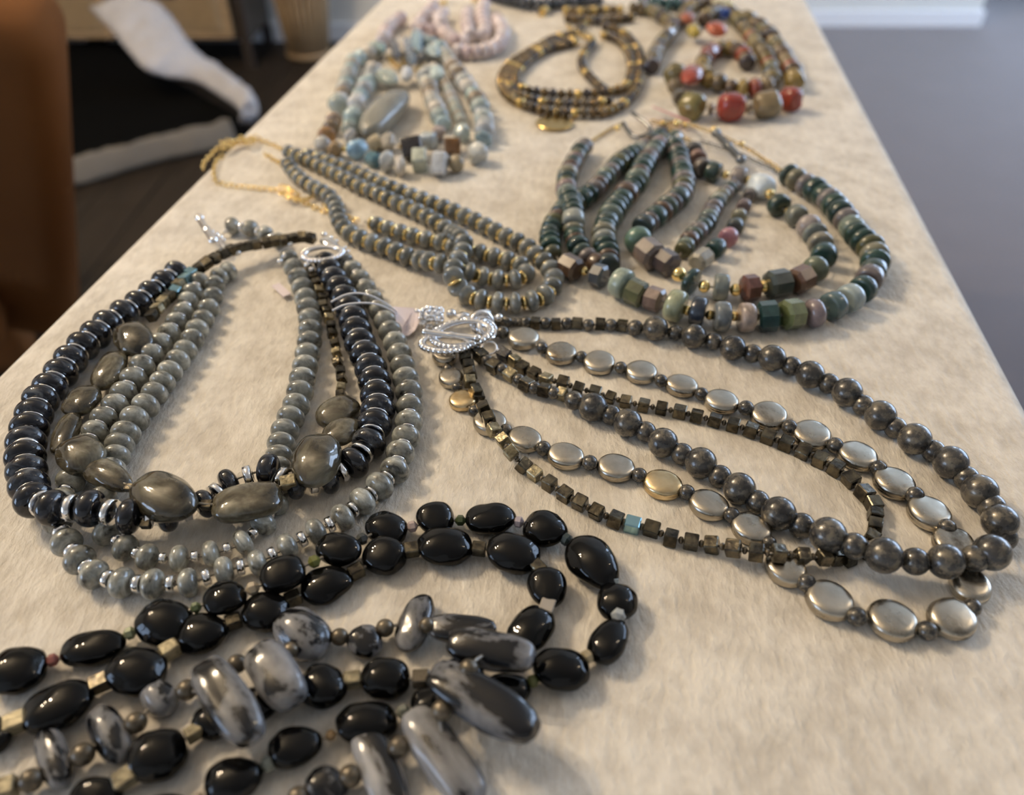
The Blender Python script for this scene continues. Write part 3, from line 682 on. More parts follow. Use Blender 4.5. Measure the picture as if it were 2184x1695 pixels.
for x, y, d in ((443, 488, 12), (452, 494, 10), (461, 500, 11), (470, 506, 12), (476, 512, 10), (691, 500, 13), (704, 507, 12), (716, 514, 11), (655, 565, 14), (664, 575, 13), (741, 536, 10), (735, 528, 9), (607, 545, 13), (620, 520, 12), (597, 557, 12)):
    p, D = fit_z(x, y, d, 0.006); nk.put('sphere', 'chrome', p, Vector((1, 0, 0)), (D, D, D), name='silver_ball')
blob(nk, 703, 519, 46, 24, 28, 'chip3', 'chrome', lift=6, hr=0.6, name='clasp_charm')
blob(nk, 470, 512, 40, 12, 65, 'chip1', 'chrome', lift=4, hr=0.8, name='clasp_charm')
n_ = Neck('labradorite_necklace', 530, 488, 'short end of grey labradorite beads with silver rings beside the toggle bar')
run(n_, [(470, 505, 12, 'sphere', 'chrome', {}), (496, 482, 38, RD, 'labra', {'len': 0.8}), (534, 488, 38, RD, 'labra', {'len': 0.8}), (566, 499, 36, RD, 'labra', {'len': 0.8}), (594, 513, 34, RD, 'labra', {'len': 0.8, 'lift': 0})], spacer=('spacer', 'chrome', 0.5, 0.2))

# price tag on its white string
tg = empty('price_tag', at(868, 688, 0), 'small pinkish price tag on a white string beside the silver toggle', 'tag')
bm = bmesh.new(); zt = 0.0012
oc = [(838, 655), (884, 658), (893, 664), (893, 690), (886, 705), (872, 716), (860, 718), (850, 712)]
low = [bm.verts.new(at(x, y, zt + (0.005 if x < 860 else 0.001)) - tg.location) for x, y in oc]; top = [bm.verts.new(v.co + Vector((0, 0, 0.0004))) for v in low]
bm.faces.new(low[::-1]); bm.faces.new(top)
for k in range(len(oc)): bm.faces.new((low[k], low[(k + 1) % len(oc)], top[(k + 1) % len(oc)], top[k]))
bm_obj('card', bm, M['tag'], tg, False)
for pts in ([(706, 644, 17), (735, 629, 19), (765, 625, 19), (795, 632, 17), (825, 648, 12), (845, 664, 6)], [(709, 662, 17), (735, 650, 19), (768, 646, 19), (800, 648, 17), (828, 658, 12), (848, 672, 5)]):
    bm = bmesh.new(); tube_bm(bm, [p - tg.location for p in crom([at(x, y, z / 1000) for x, y, z in pts], 8)], 0.00042, 6); bm_obj('string', bm, M['string'], tg)
t2 = empty('price_tag', at(598, 620, 0), 'white tag edge peeking out inside the labradorite loop', 'tag')
bm = bmesh.new(); box_bm(bm, at(600, 618, 0.002) - t2.location, (0.012, 0.004, 0.0004), Matrix.Rotation(-0.9, 3, 'Z')); bm_obj('card', bm, M['tag'], t2, False)

# ================================================================== BLACK AND SNOWFLAKE OBSIDIAN GROUP (nearest)
def chain_blobs(nk_, seq):
    """seq: ('n', x, y, L, w, tilt, lift, k, mat) nuggets / ('s', x, y, d, kind, mat, col, lift) small beads, in thread order"""
    pts = []
    for q in seq:
        if q[0] == 'n':
            pts.append(blob(nk_, q[1], q[2], q[3], q[4], q[5], 'nugget%d' % q[7], q[8], lift=q[6], hr=0.74))
        else: pts.append(fit_z(q[1], q[2], q[3], q[7] / 1000.0 + 0.002)[0])
    for i, q in enumerate(seq):
        if q[0] == 's':
            p, D = fit_z(q[1], q[2], q[3], q[7] / 1000.0 + 0.002)
            dv = pts[min(i + 1, len(pts) - 1)] - pts[max(i - 1, 0)]
            k = q[4]
            if k == 'cube': nk_.put(k, q[5], p, dv, (D * 1.0, D * 0.85, D * 0.85), rnd.uniform(-0.2, 0.2), col=q[6])
            elif k == 'bicone': nk_.put(k, q[5], p, dv, (D * 0.85, D, D), rnd.uniform(0, 1), col=q[6])
            else: nk_.put(k, q[5], p, dv, (D, D, D), 0, col=q[6])
    nk_.thread(crom(pts, 5), 0.0005)
O = 'onyx'
nk = Neck('onyx_necklace', 1180, 1250, 'black onyx nugget necklace with tiny coloured faceted beads, outer black loop')
bc = 'bicone'; mt = 'matte'
chain_blobs(nk, [
    ('n', 35, 1430, 140, 96, -22, 0, 0, O), ('s', 112, 1408, 30, bc, mt, (0.22, 0.075, 0.065), 0), ('n', 198, 1382, 144, 76, -14, 0, 3, O), ('s', 277, 1350, 30, bc, mt, (0.25, 0.28, 0.17), 0), ('n', 350, 1329, 122, 100, -12, 0, 0, O),
    ('s', 418, 1295, 26, bc, mt, (0.09, 0.12, 0.05), 3), ('n', 481, 1274, 98, 76, -18, 3, 1, O), ('s', 539, 1255, 32, bc, mt, (0.45, 0.38, 0.28), 3), ('n', 603, 1224, 102, 76, -22, 4, 2, O), ('s', 670, 1197, 30, bc, mt, (0.13, 0.14, 0.03), 4),
    ('n', 722, 1171, 98, 72, 2, 3, 3, O), ('s', 772, 1149, 28, bc, mt, (0.03, 0.035, 0.035), 2), ('n', 824, 1127, 90, 72, 10, 0, 0, O), ('s', 879, 1123, 27, bc, mt, (0.42, 0.34, 0.33), 0), ('n', 929, 1106, 80, 72, 0, 0, 4, O),
    ('s', 982, 1110, 26, bc, mt, (0.04, 0.06, 0.02), 0), ('n', 1046, 1106, 108, 72, -4, 0, 3, O), ('s', 1106, 1113, 27, bc, mt, (0.38, 0.34, 0.38), 0), ('n', 1162, 1127, 94, 80, 12, 0, 5, O), ('s', 1208, 1150, 30, bc, mt, (0.02, 0.035, 0.035), 0),
    ('n', 1265, 1199, 138, 92, 45, 0, 1, O), ('s', 1306, 1239, 30, bc, mt, (0.30, 0.34, 0.33), 0), ('n', 1317, 1283, 88, 84, 30, 0, 0, O), ('s', 1319, 1311, 36, bc, mt, (0.38, 0.41, 0.42), 1), ('n', 1299, 1367, 106, 78, -62, 0, 4, O),
    ('s', 1252, 1400, 32, bc, mt, (0.40, 0.34, 0.22), 0), ('n', 1197, 1427, 124, 92, 8, 0, 0, O), ('s', 1136, 1452, 30, bc, mt, (0.12, 0.13, 0.04), 0), ('n', 1082, 1469, 100, 66, 4, 0, 2, O), ('s', 1010, 1486, 26, bc, mt, (0.2, 0.2, 0.15), 0),
    ('n', 925, 1498, 100, 78, -12, 0, 3, O), ('s', 860, 1517, 34, bc, mt, (0.16, 0.17, 0.14), 0), ('n', 782, 1542, 134, 94, -8, 0, 0, O), ('s', 706, 1568, 26, bc, mt, (0.3, 0.2, 0.1), 0), ('n', 629, 1594, 122, 88, -24, 0, 4, O),
    ('s', 572, 1629, 38, bc, mt, (0.22, 0.24, 0.21), 0), ('n', 497, 1662, 132, 100, -20, 0, 5, O), ('s', 420, 1705, 34, bc, mt, (0.3, 0.25, 0.2), 0), ('n', 350, 1740, 120, 90, -20, 0, 0, O)])
nk = Neck('onyx_necklace', 1000, 1200, 'black onyx oval necklace with brassy pyrite cubes, inner black loop')
cb = 'cube'
chain_blobs(nk, [
    ('n', -22, 1566, 96, 86, -10, 0, 0, O), ('s', 34, 1541, 44, cb, 'cube_mid', None, 0), ('n', 123, 1506, 172, 98, -28, 0, 3, O), ('s', 212, 1457, 38, cb, 'cube', None, 0), ('n', 292, 1432, 132, 104, -14, 0, 0, O), ('s', 363, 1386, 38, cb, 'cube_mid', None, 0),
    ('n', 430, 1350, 114, 90, -16, 0, 5, O), ('s', 498, 1325, 32, cb, 'cube', None, 0), ('n', 567, 1305, 104, 84, -12, 0, 0, O), ('s', 625, 1276, 32, cb, 'cube', None, 0), ('n', 698, 1246, 120, 78, -20, 0, 1, O), ('s', 760, 1218, 32, cb, 'cube', None, 0),
    ('n', 820, 1185, 92, 80, -12, 0, 2, O), ('s', 878, 1172, 32, cb, 'cube', None, 0), ('n', 949, 1165, 120, 82, 0, 0, 0, O), ('s', 1022, 1170, 30, cb, 'cube', None, 0), ('n', 1095, 1180, 118, 84, 14, 0, 0, O), ('s', 1148, 1212, 32, cb, 'cube', None, 0),
    ('n', 1167, 1253, 90, 82, 60, 0, 4, O), ('s', 1166, 1296, 36, cb, 'crystal', None, 0), ('n', 1133, 1342, 118, 86, -48, 0, 0, O), ('s', 1070, 1400, 30, cb, 'cube', None, 0), ('n', 985, 1440, 96, 78, -10, 0, 2, O), ('s', 898, 1447, 36, cb, 'pyrite_brown', None, 0),
    ('n', 822, 1447, 106, 90, -4, 0, 0, O), ('s', 752, 1450, 36, cb, 'cube_mid', None, 0), ('n', 688, 1463, 104, 100, 20, 0, 5, O), ('s', 610, 1490, 34, cb, 'cube', None, 0), ('n', 548, 1500, 110, 76, -20, 0, 3, O), ('s', 490, 1520, 30, cb, 'cube', None, 0),
    ('n', 452, 1540, 88, 74, -10, 0, 0, O), ('s', 413, 1563, 34, cb, 'cube_mid', None, 0), ('n', 335, 1611, 140, 104, -28, 0, 0, O), ('s', 266, 1660, 44, cb, 'cube_mid', None, 0), ('n', 205, 1694, 112, 76, -12, 0, 2, O)])
nk = Neck('obsidian_necklace', 800, 1480, 'grey and black snowflake obsidian nugget necklace with brown pyrite rounds, lying on the black strands')
PB = 'pyrite_brown'; SN, SQ = 'snow', 'snow_pale'
chain_blobs(nk, [
    ('s', 12, 1680, 46, cb, 'cube_mid', None, 0), ('s', 66, 1664, 50, SP, PB, None, 0), ('n', 115, 1616, 134, 76, 76, 0, 2, SQ), ('s', 177, 1609, 50, SP, PB, None, 0), ('n', 233, 1564, 132, 84, 66, 0, 0, SQ), ('s', 290, 1541, 46, SP, PB, None, 0),
    ('n', 340, 1488, 82, 76, 30, 0, 0, SQ), ('s', 399, 1471, 45, SP, PB, None, 0), ('n', 485, 1493, 204, 106, 57, 9, 7, SQ), ('s', 505, 1416, 42, SP, PB, None, 3), ('n', 588, 1438, 152, 100, 58, 7, 6, SQ), ('s', 620, 1387, 36, SP, PB, None, 3),
    ('n', 645, 1352, 128, 106, 35, 0, 0, SQ), ('s', 724, 1358, 38, SP, PB, None, 0), ('n', 779, 1370, 76, 74, 20, 0, 4, SN), ('s', 821, 1339, 39, SP, PB, None, 0), ('n', 886, 1328, 132, 74, -68, 0, 3, SN), ('s', 910, 1333, 34, SP, PB, None, 3),
    ('n', 987, 1342, 146, 62, 5, 3, 6, SN), ('s', 1050, 1372, 30, SP, PB, None, 6), ('n', 1048, 1385, 186, 80, 11, 8, 8, SN), ('s', 1000, 1426, 42, SP, PB, None, 12), ('n', 1026, 1495, 262, 104, 30, 9, 7, SN), ('s', 942, 1515, 45, SP, PB, None, 8),
    ('n', 945, 1612, 240, 100, 55, 2, 8, SQ), ('s', 851, 1592, 46, SP, PB, None, 2), ('n', 812, 1640, 196, 88, 68, 0, 6, SQ), ('s', 747, 1655, 50, SP, PB, None, 0), ('n', 697, 1678, 92, 88, 10, 0, 4, SN), ('s', 636, 1700, 46, SP, PB, None, 0)])

# ================================================================== GOLD AND LABRADORITE GROUP
G1 = [(607, 322), (624, 327), (651, 340), (676, 352), (709, 368), (740, 383), (770, 399), (800, 411), (826, 424), (852, 436), (882, 449), (912, 464), (938, 480), (962, 498), (984, 512), (990, 528), (984, 546), (974, 562), (967, 580), (970, 602), (984, 622), (1008, 636), (1048, 645), (1098, 648), (1146, 640), (1172, 622), (1182, 596),
      (1168, 568), (1148, 550), (1120, 526), (1096, 514), (1072, 503), (1047, 490), (1022, 477), (996, 465), (972, 454), (948, 444), (922, 434), (900, 426), (878, 418), (852, 408), (826, 398), (800, 386), (770, 372), (742, 360), (716, 350), (690, 340), (664, 333), (640, 328)]
def gold_seq(start=True, matn='labra_far'):
    def f(i, t):
        if i % 2: return (RD, 'gold', 2.1, 6.6, None)
        return (RD, matn, 5.6, 8.6 + 1.2 * math.sin(min(1, t * 1.0) * math.pi), None)
    return f
nk = Neck('gold_labradorite_necklace', 1100, 560, 'grey labradorite and gold bead necklace, looping round the end nearest the green agates')
def lifted(pts, rng, l):
    return [(p[0], p[1], l if rng[0] <= i <= rng[1] else 0) for i, p in enumerate(pts)]
fill(nk, lifted(G1, (14, 19), 6), 4.4, gold_seq())
G2 = [(612, 345), (622, 362), (640, 382), (662, 396), (684, 408), (702, 420), (716, 440), (721, 462), (730, 484), (748, 500), (768, 510), (790, 518), (815, 526), (840, 536), (866, 548), (892, 556), (928, 562), (962, 570), (998, 582), (1030, 592), (1068, 598), (1104, 596), (1124, 580), (1106, 566), (1080, 556), (1046, 547), (1012, 538),
      (975, 530), (939, 517), (909, 511), (877, 503), (852, 495), (824, 487), (800, 478), (778, 473)]
nk2 = Neck('gold_labradorite_necklace', 800, 500, 'grey labradorite and gold bead necklace on a fine gold chain, loop nearest the silver toggle')
fill(nk2, lifted(G2, (16, 18), 4), 4.4, gold_seq())
def chain_px(nk_, pts, z=0.0014, r=0.0021, wire=0.00040, mat='gold', jit=0.0):
    C = [at(x + rnd.uniform(-jit, jit), y + rnd.uniform(-jit, jit), z + (rnd.uniform(0, 0.004) if jit else 0)) for x, y in pts]
    return links(nk_, C, r, wire, mat)
chain_px(nk, [(606, 322), (590, 312), (568, 303), (545, 296), (520, 294), (498, 300), (478, 306), (462, 318), (448, 332), (436, 345), (432, 360)])
chain_px(nk, [(560, 292), (545, 290), (530, 300), (512, 292), (500, 306), (488, 298), (476, 312), (490, 318), (510, 306), (528, 308), (545, 300), (520, 300), (495, 308), (470, 300)], r=0.0019, jit=3)
chain_px(nk2, [(482, 330), (468, 336), (460, 346), (456, 362), (458, 378), (462, 388), (480, 393), (505, 397), (530, 399), (556, 402), (580, 404), (600, 410), (618, 416), (640, 428), (662, 438), (690, 450), (710, 458)])
chain_px(nk2, [(590, 400), (606, 396), (622, 410), (600, 414), (616, 424), (636, 416), (624, 404), (612, 418), (632, 428), (648, 422), (666, 420), (684, 416)], r=0.0017, jit=3)
chain_px(nk2, [(560, 326), (572, 332), (584, 340), (596, 346), (602, 352)], r=0.0018)
chain_px(nk2, [(684, 436), (712, 450), (740, 462), (765, 472)], z=0.003)

# ================================================================== GREEN AGATE GROUP
PAL = [(0.020, 0.050, 0.042), (0.018, 0.045, 0.04), (0.03, 0.07, 0.055), (0.028, 0.062, 0.050), (0.020, 0.050, 0.042), (0.07, 0.10, 0.085), (0.16, 0.20, 0.17), (0.19, 0.17, 0.17), (0.13, 0.11, 0.11), (0.10, 0.10, 0.045), (0.21, 0.20, 0.14), (0.045, 0.075, 0.070), (0.10, 0.062, 0.042), (0.25, 0.185, 0.185), (0.30, 0.32, 0.29), (0.03, 0.045, 0.045)]
def agate_seq(d0, d1, lr=0.5, gold=None):
    lr = 0.5; d0 *= 1.26; d1 *= 1.26
    def f(i, t):
        d = d0 + (d1 - d0) * math.sin(math.pi * t)
        return ('heishi' if rnd.random() < 0.6 else RD, 'stone', d * rnd.uniform(lr * 0.8, lr * 1.25), d * rnd.uniform(0.94, 1.05), rnd.choice(PAL))
    return f
nk = Neck('agate_necklace', 1560, 640, 'longest green agate disc necklace, front row of large discs between tiny gold beads')
fill(nk, [(1412, 286), (1404, 296), (1382, 312), (1357, 330), (1336, 342), (1316, 358), (1291, 384), (1268, 410, 1), (1240, 430), (1214, 444), (1196, 462), (1180, 486), (1172, 508), (1176, 532)], 4.6, agate_seq(8.6, 9.6))
front = [(1178, 542, 44, RD, (0.09, 0.09, 0.05), .6), (1217, 570, 54, 'octa', (0.075, 0.045, 0.03), 0.9), (1246, 578, 20, 'g', None, .6), (1278, 588, 52, 'octa', (0.06, 0.07, 0.085), .6), (1326, 604, 66, 'heishi', (0.30, 0.36, 0.30), .5), (1357, 624, 58, 'octa', (0.09, 0.10, 0.05), .75),
         (1396, 638, 54, 'octa', (0.17, 0.12, 0.10), .75), (1441, 652, 70, 'heishi', (0.33, 0.36, 0.24), .52), (1466, 662, 22, 'g', None, .6), (1489, 664, 64, 'heishi', (0.025, 0.035, 0.055), .5), (1514, 672, 22, 'g2', None, .6), (1540, 675, 66, 'heishi', (0.17, 0.19, 0.20), .5),
         (1566, 674, 22, 'g', None, .6), (1592, 677, 64, 'heishi', (0.36, 0.29, 0.25), .5), (1614, 676, 18, 'g', None, .5), (1638, 674, 66, 'octa', (0.02, 0.055, 0.055), .66), (1688, 670, 66, 'octa', (0.13, 0.16, 0.07), .66), (1712, 664, 20, 'g', None, .6), (1737, 668, 64, RD, (0.20, 0.16, 0.17), .66),
         (1777, 652, 62, 'heishi', (0.08, 0.13, 0.14), .55), (1812, 636, 62, 'heishi', (0.30, 0.36, 0.36), .6), (1840, 617, 60, 'heishi', (0.02, 0.05, 0.045), .5)]
def agate_row(nk_, row, lift=0):
    its = []
    for x, y, d, k, c, ln in row:
        if k == 'g': its.append((x, y, d, 'sphere', 'gold', {'len': 0.9, 'lift': 3 + lift}))
        elif k == 'g2': its.append((x, y, d, 'sphere', 'brass', {'len': 0.9, 'lift': 3 + lift}))
        else: its.append((x, y, d, k, 'stone', {'len': ln, 'col': c, 'lift': lift}))
    return run(nk_, its)
agate_row(nk, front)
fill(nk, [(1848, 606), (1862, 580), (1864, 556), (1856, 536), (1842, 522), (1828, 508), (1815, 490), (1802, 473), (1786, 455), (1770, 436), (1752, 420), (1730, 406), (1712, 396), (1692, 384), (1676, 374)], 5.3, agate_seq(10.2, 10.8, 0.40))
nk2 = Neck('agate_necklace', 1560, 600, 'second green agate disc necklace with one white bead, row behind the longest agate strand')
fill(nk2, [(1440, 296), (1438, 312), (1446, 334), (1450, 356), (1455, 380), (1457, 404), (1450, 424), (1430, 442), (1406, 462), (1384, 478), (1364, 494)], 4.8, agate_seq(9.2, 10.4))
row2 = [(1361, 512, 60, RD, (0.13, 0.22, 0.17), .75), (1385, 541, 64, 'octa', (0.19, 0.15, 0.13), .8), (1422, 560, 56, 'octa', (0.07, 0.055, 0.055), .8), (1448, 585, 32, 'g', None, .9), (1474, 601, 60, 'heishi', (0.025, 0.06, 0.06), .3), (1502, 611, 28, 'g', None, 1), (1538, 612, 58, 'heishi', (0.20, 0.23, 0.22), .55),
        (1569, 618, 28, 'g', None, 1), (1600, 614, 58, 'octa', (0.14, 0.06, 0.05), .6), (1629, 610, 28, 'g', None, 1), (1659, 605, 62, 'octa', (0.05, 0.062, 0.055), .85), (1686, 600, 24, 'g', None, .6), (1708, 596, 60, 'octa', (0.12, 0.07, 0.05), .75), (1739, 574, 58, RD, (0.11, 0.13, 0.09), .7), (1757, 545, 56, 'heishi', (0.02, 0.05, 0.045), .6),
        (1750, 520, 54, 'heishi', (0.24, 0.22, 0.17), .45), (1738, 500, 54, RD, (0.18, 0.20, 0.18), .4), (1725, 483, 54, 'sphere', (0.34, 0.29, 0.27), .8), (1698, 460, 48, 'heishi', (0.17, 0.18, 0.15), .6), (1680, 450, 18, 'g', None, .6), (1661, 438, 50, 'heishi', (0.03, 0.055, 0.045), .5), (1642, 414, 22, 'g', None, .6),
        (1624, 396, 52, 'nugget8', (0.78, 0.86, 0.90), 1.0), (1597, 385, 20, 'g', None, .7), (1576, 379, 46, 'heishi', (0.19, 0.165, 0.16), .6), (1547, 373, 18, 'g', None, .8), (1522, 367, 44, 'heishi', (0.025, 0.05, 0.045), .65), (1498, 358, 42, 'heishi', (0.14, 0.12, 0.11), .55), (1488, 338, 40, 'heishi', (0.25, 0.15, 0.12), .5), (1480, 322, 40, 'heishi', (0.12, 0.12, 0.12), .5)]
agate_row(nk2, row2, 0)
nk3 = Neck('agate_necklace', 1260, 450, 'green agate necklace forming the leftmost upright strands of the agate group')
fill(nk3, [(1250, 312), (1240, 322), (1228, 342), (1216, 366), (1208, 390), (1208, 412), (1216, 436, 4), (1222, 458, 5), (1223, 482, 3), (1225, 508), (1234, 532), (1252, 552), (1274, 566)], 4.6, agate_seq(8.4, 9.6))
fill(nk3, [(1298, 574), (1296, 545), (1288, 520), (1288, 500), (1296, 478), (1308, 458), (1320, 440), (1336, 420), (1352, 402), (1362, 384), (1370, 366), (1384, 342), (1398, 322), (1416, 302)], 5.0, agate_seq(9.2, 10.8, 0.4))
nk4 = Neck('agate_necklace', 1520, 480, 'narrow green agate necklace with a pink bead, small inner loop of the agate group')
fill(nk4, [(1566, 398), (1550, 412), (1530, 434), (1516, 460), (1504, 484), (1484, 502), (1468, 520), (1450, 544)], 4.0, agate_seq(7.2, 8.2))
agate_row(nk4, [(1496, 553, 44, 'octa', (0.28, 0.26, 0.21), 1.1), (1527, 530, 42, 'heishi', (0.02, 0.05, 0.045), .8), (1554, 506, 42, 'heishi', (0.42, 0.20, 0.24), .6), (1568, 484, 38, 'heishi', (0.05, 0.06, 0.055), .7), (1577, 462, 34, 'heishi', (0.25, 0.24, 0.17), .6), (1587, 440, 32, 'heishi', (0.17, 0.13, 0.13), .7), (1600, 416, 30, 'heishi', (0.13, 0.12, 0.12), .7)])
# findings of the agate group: chain, hook clasps, toggle bar, pink tag
chain_px(nk3, [(1252, 308), (1266, 298), (1282, 288), (1300, 276), (1316, 268), (1330, 262)], mat='brass', r=0.0014)
bm = bmesh.new(); tube_bm(bm, [p - nk3.o.location for p in crom([at(x, y, z / 1000) for x, y, z in ((1330, 262, 3), (1338, 278, 3), (1352, 290, 3), (1372, 290, 4), (1388, 278, 6), (1378, 262, 8), (1362, 250, 9), (1348, 240, 9))], 6)], 0.0013, 8); bm_obj('hook_clasp', bm, M['gunmetal'], nk3.o)
bar_part(nk2, at(1527, 284, 0.012), at(1580, 340, 0.011), 0.0022, 'gunmetal')
chain_px(nk, [(1400, 268), (1430, 262), (1460, 262), (1490, 272), (1520, 282), (1546, 294), (1572, 306), (1600, 320), (1626, 338), (1650, 352), (1670, 368)], mat='brass', r=0.0016, z=0.008)
chain_px(nk, [(1490, 300), (1520, 310), (1560, 322), (1590, 334), (1620, 348), (1648, 360), (1664, 374)], mat='gunmetal', r=0.0017, z=0.004)
chain_px(nk2, [(1385, 258), (1405, 262), (1425, 270), (1440, 284), (1450, 292), (1470, 300)], mat='brass', r=0.0018, z=0.009)
for x, y, d, m_ in ((1415, 263, 15, 'brass'), (1443, 263, 17, 'gold'), (1523, 277, 16, 'gold'), (1582, 306, 12, 'gold'), (1447, 292, 16, 'chrome'), (1432, 298, 12, 'chrome'), (1316, 272, 13, 'gold'), (1462, 267, 13, 'brass')):
    p, D = fit_z(x, y, d, 0.008); nk.put('sphere', m_, p, Vector((1, 0, 0)), (D, D, D), name='metal_ball')
pt = empty('pink_tag', at(1430, 245, 0), 'thin pink tag standing up behind the green agate clasps', 'tag')
bm = bmesh.new(); a_, b_ = at(1390, 228, 0.010), at(1468, 258, 0.009)
vs = [a_, b_, b_ + Vector((0.004, 0.010, -0.006)), a_ + Vector((0.006, 0.012, -0.006))]
lo = [bm.verts.new(v - pt.location) for v in vs]; hi = [bm.verts.new(v - pt.location + Vector((0, 0, 0.0009))) for v in vs]
bm.faces.new(lo[::-1]); bm.faces.new(hi)
for k in range(4): bm.faces.new((lo[k], lo[(k + 1) % 4], hi[(k + 1) % 4], hi[k]))
bm_obj('card', bm, M['pinktag'], pt, False)

# ================================================================== PALE AMAZONITE GROUP
PALZ = [(0.42, 0.54, 0.56), (0.34, 0.46, 0.46), (0.50, 0.56, 0.54), (0.46, 0.48, 0.47), (0.26, 0.36, 0.40), (0.52, 0.52, 0.46), (0.40, 0.36, 0.30), (0.56, 0.58, 0.60), (0.38, 0.44, 0.42), (0.30, 0.24, 0.18), (0.62, 0.58, 0.52)]
def amaz(i, t):
    if i % 3 == 2 and rnd.random() < 0.6: return ('sphere', 'gold', 2.2, 4.6, None)
    d = rnd.uniform(10.5, 14.0)
    return (rnd.choice(['nugget0', 'chip1', 'nugget3', 'sphere', RD]), 'stone', d * rnd.uniform(0.62, 0.95), d, rnd.choice(PALZ))
nk = Neck('amazonite_necklace', 880, 250, 'pale blue and cream amazonite pebble necklace, outer loop with gold dots')
fill(nk, [(890, 92), (910, 92), (928, 104), (948, 118), (963, 140), (976, 162), (992, 184), (1009, 206), (1022, 230), (1030, 254), (1034, 278), (1028, 304)], 5.0, amaz, jitter=0.07)
ZR = [(1020, 326, 46, 'chip1', (0.62, 0.64, 0.62), 1), (973, 349, 40, 'sphere', (0.34, 0.28, 0.18), .8), (939, 350, 48, 'tile', (0.58, 0.60, 0.62), .6), (895, 343, 42, 'tile', (0.48, 0.52, 0.44), .75), (854, 354, 44, RD, (0.60, 0.56, 0.50), .5), (825, 346, 44, 'chip2', (0.46, 0.48, 0.48), .5),
      (797, 340, 34, 'octa', (0.10, 0.22, 0.28), .9), (762, 318, 44, 'chip0', (0.33, 0.52, 0.68), .9), (733, 318, 14, 'g', None, 1), (714, 320, 38, 'chip1', (0.30, 0.20, 0.10), .8), (690, 311, 38, 'chip0', (0.52, 0.52, 0.50), .9), (697, 289, 40, RD, (0.33, 0.18, 0.07), .55), (706, 272, 36, 'chip2', (0.25, 0.19, 0.13), .6), (712, 256, 36, RD, (0.55, 0.42, 0.32), .55)]
run(nk, [(x, y, d, 'sphere' if k == 'g' else k, 'gold' if k == 'g' else 'stone', {'len': ln, 'col': c, 'lift': 3 if k == 'g' else 0}) for x, y, d, k, c, ln in ZR])
fill(nk, [(719, 238), (726, 222), (733, 204), (738, 186), (744, 168), (750, 148), (757, 132), (775, 126), (793, 118), (808, 106)], 4.6, amaz, jitter=0.07)
nk = Neck('amazonite_necklace', 850, 220, 'pale blue amazonite pebble necklace, inner loop holding the long grey shell nugget')
fill(nk, [(800, 148), (790, 164), (787, 182), (776, 200), (764, 218), (758, 242), (750, 264), (747, 284)], 4.6, amaz, jitter=0.07)
run(nk, [(748, 292, 36, RD, 'stone', {'len': .6, 'col': (0.5, 0.5, 0.5)}), (800, 306, 36, 'chip2', 'stone', {'len': .9, 'col': (0.50, 0.42, 0.28)}), (828, 304, 38, 'chip0', 'stone', {'len': .9, 'col': (0.58, 0.52, 0.42)}), (856, 312, 12, 'sphere', 'gold', {}), (880, 318, 44, 'tile', 'stone', {'len': 1.0, 'col': (0.025, 0.022, 0.025)}),
         (914, 300, 32, 'tile', 'stone', {'len': .8, 'col': (0.50, 0.56, 0.57)}), (934, 284, 36, 'chip1', 'stone', {'len': .8, 'col': (0.40, 0.33, 0.30)}), (966, 312, 34, 'tile', 'stone', {'len': 1.0, 'col': (0.20, 0.10, 0.035)}), (986, 284, 36, 'chip0', 'stone', {'len': 1, 'col': (0.50, 0.58, 0.56)})])
fill(nk, [(948, 270), (936, 252), (930, 236), (920, 214), (916, 194), (908, 176), (914, 160), (930, 152)], 4.8, amaz, jitter=0.07)
fill(nk, [(942, 168), (954, 188), (962, 208), (970, 228), (978, 246), (984, 262)], 3.6, lambda i, t: (RD, 'stone', 5.2, 8.4, rnd.choice(PALZ[5:9])), jitter=0.1)
blob(nk, 822, 240, 128, 66, -42, 'nugget2', 'stone', 0, 0.8, (0.25, 0.245, 0.21)); blob(nk, 826, 164, 50, 36, 25, 'nugget3', 'stone', 3, 0.8, (0.45, 0.52, 0.48)); blob(nk, 867, 158, 26, 34, 0, 'nugget0', 'stone', 3, 0.8, (0.58, 0.62, 0.68)); blob(nk, 930, 156, 36, 34, 0, 'nugget0', 'stone', 4, 0.8, (0.48, 0.58, 0.58))
blob(nk, 894, 146, 26, 12, -20, 'chip4', 'brass', 5, 0.8, name='gold_charm')
nk = Neck('amazonite_chip_necklace', 880, 105, 'blue and slate pointed stone chips bunched at the clasp of the amazonite group')
for x, y, L, w_, t, c in ((842, 104, 48, 20, 72, (0.05, 0.06, 0.09)), (890, 84, 50, 30, 86, (0.28, 0.42, 0.52)), (870, 98, 40, 18, 80, (0.22, 0.27, 0.36)), (812, 100, 30, 22, 30, (0.22, 0.34, 0.38)), (856, 92, 34, 12, 60, (0.62, 0.58, 0.54)), (903, 112, 34, 16, -60, (0.08, 0.08, 0.09)), (878, 122, 36, 22, 85, (0.10, 0.14, 0.19)), (926, 108, 34, 30, 10, (0.48, 0.60, 0.62))):
    blob(nk, x, y, L, w_, t, 'chip%d' % rnd.randint(0, 4), 'stone', 6, 0.7, c)
chain_px(nk, [(826, 120), (834, 132), (848, 140), (862, 132), (852, 122), (838, 126), (842, 138), (858, 142), (872, 140)], r=0.0022, z=0.006, mat='brass')

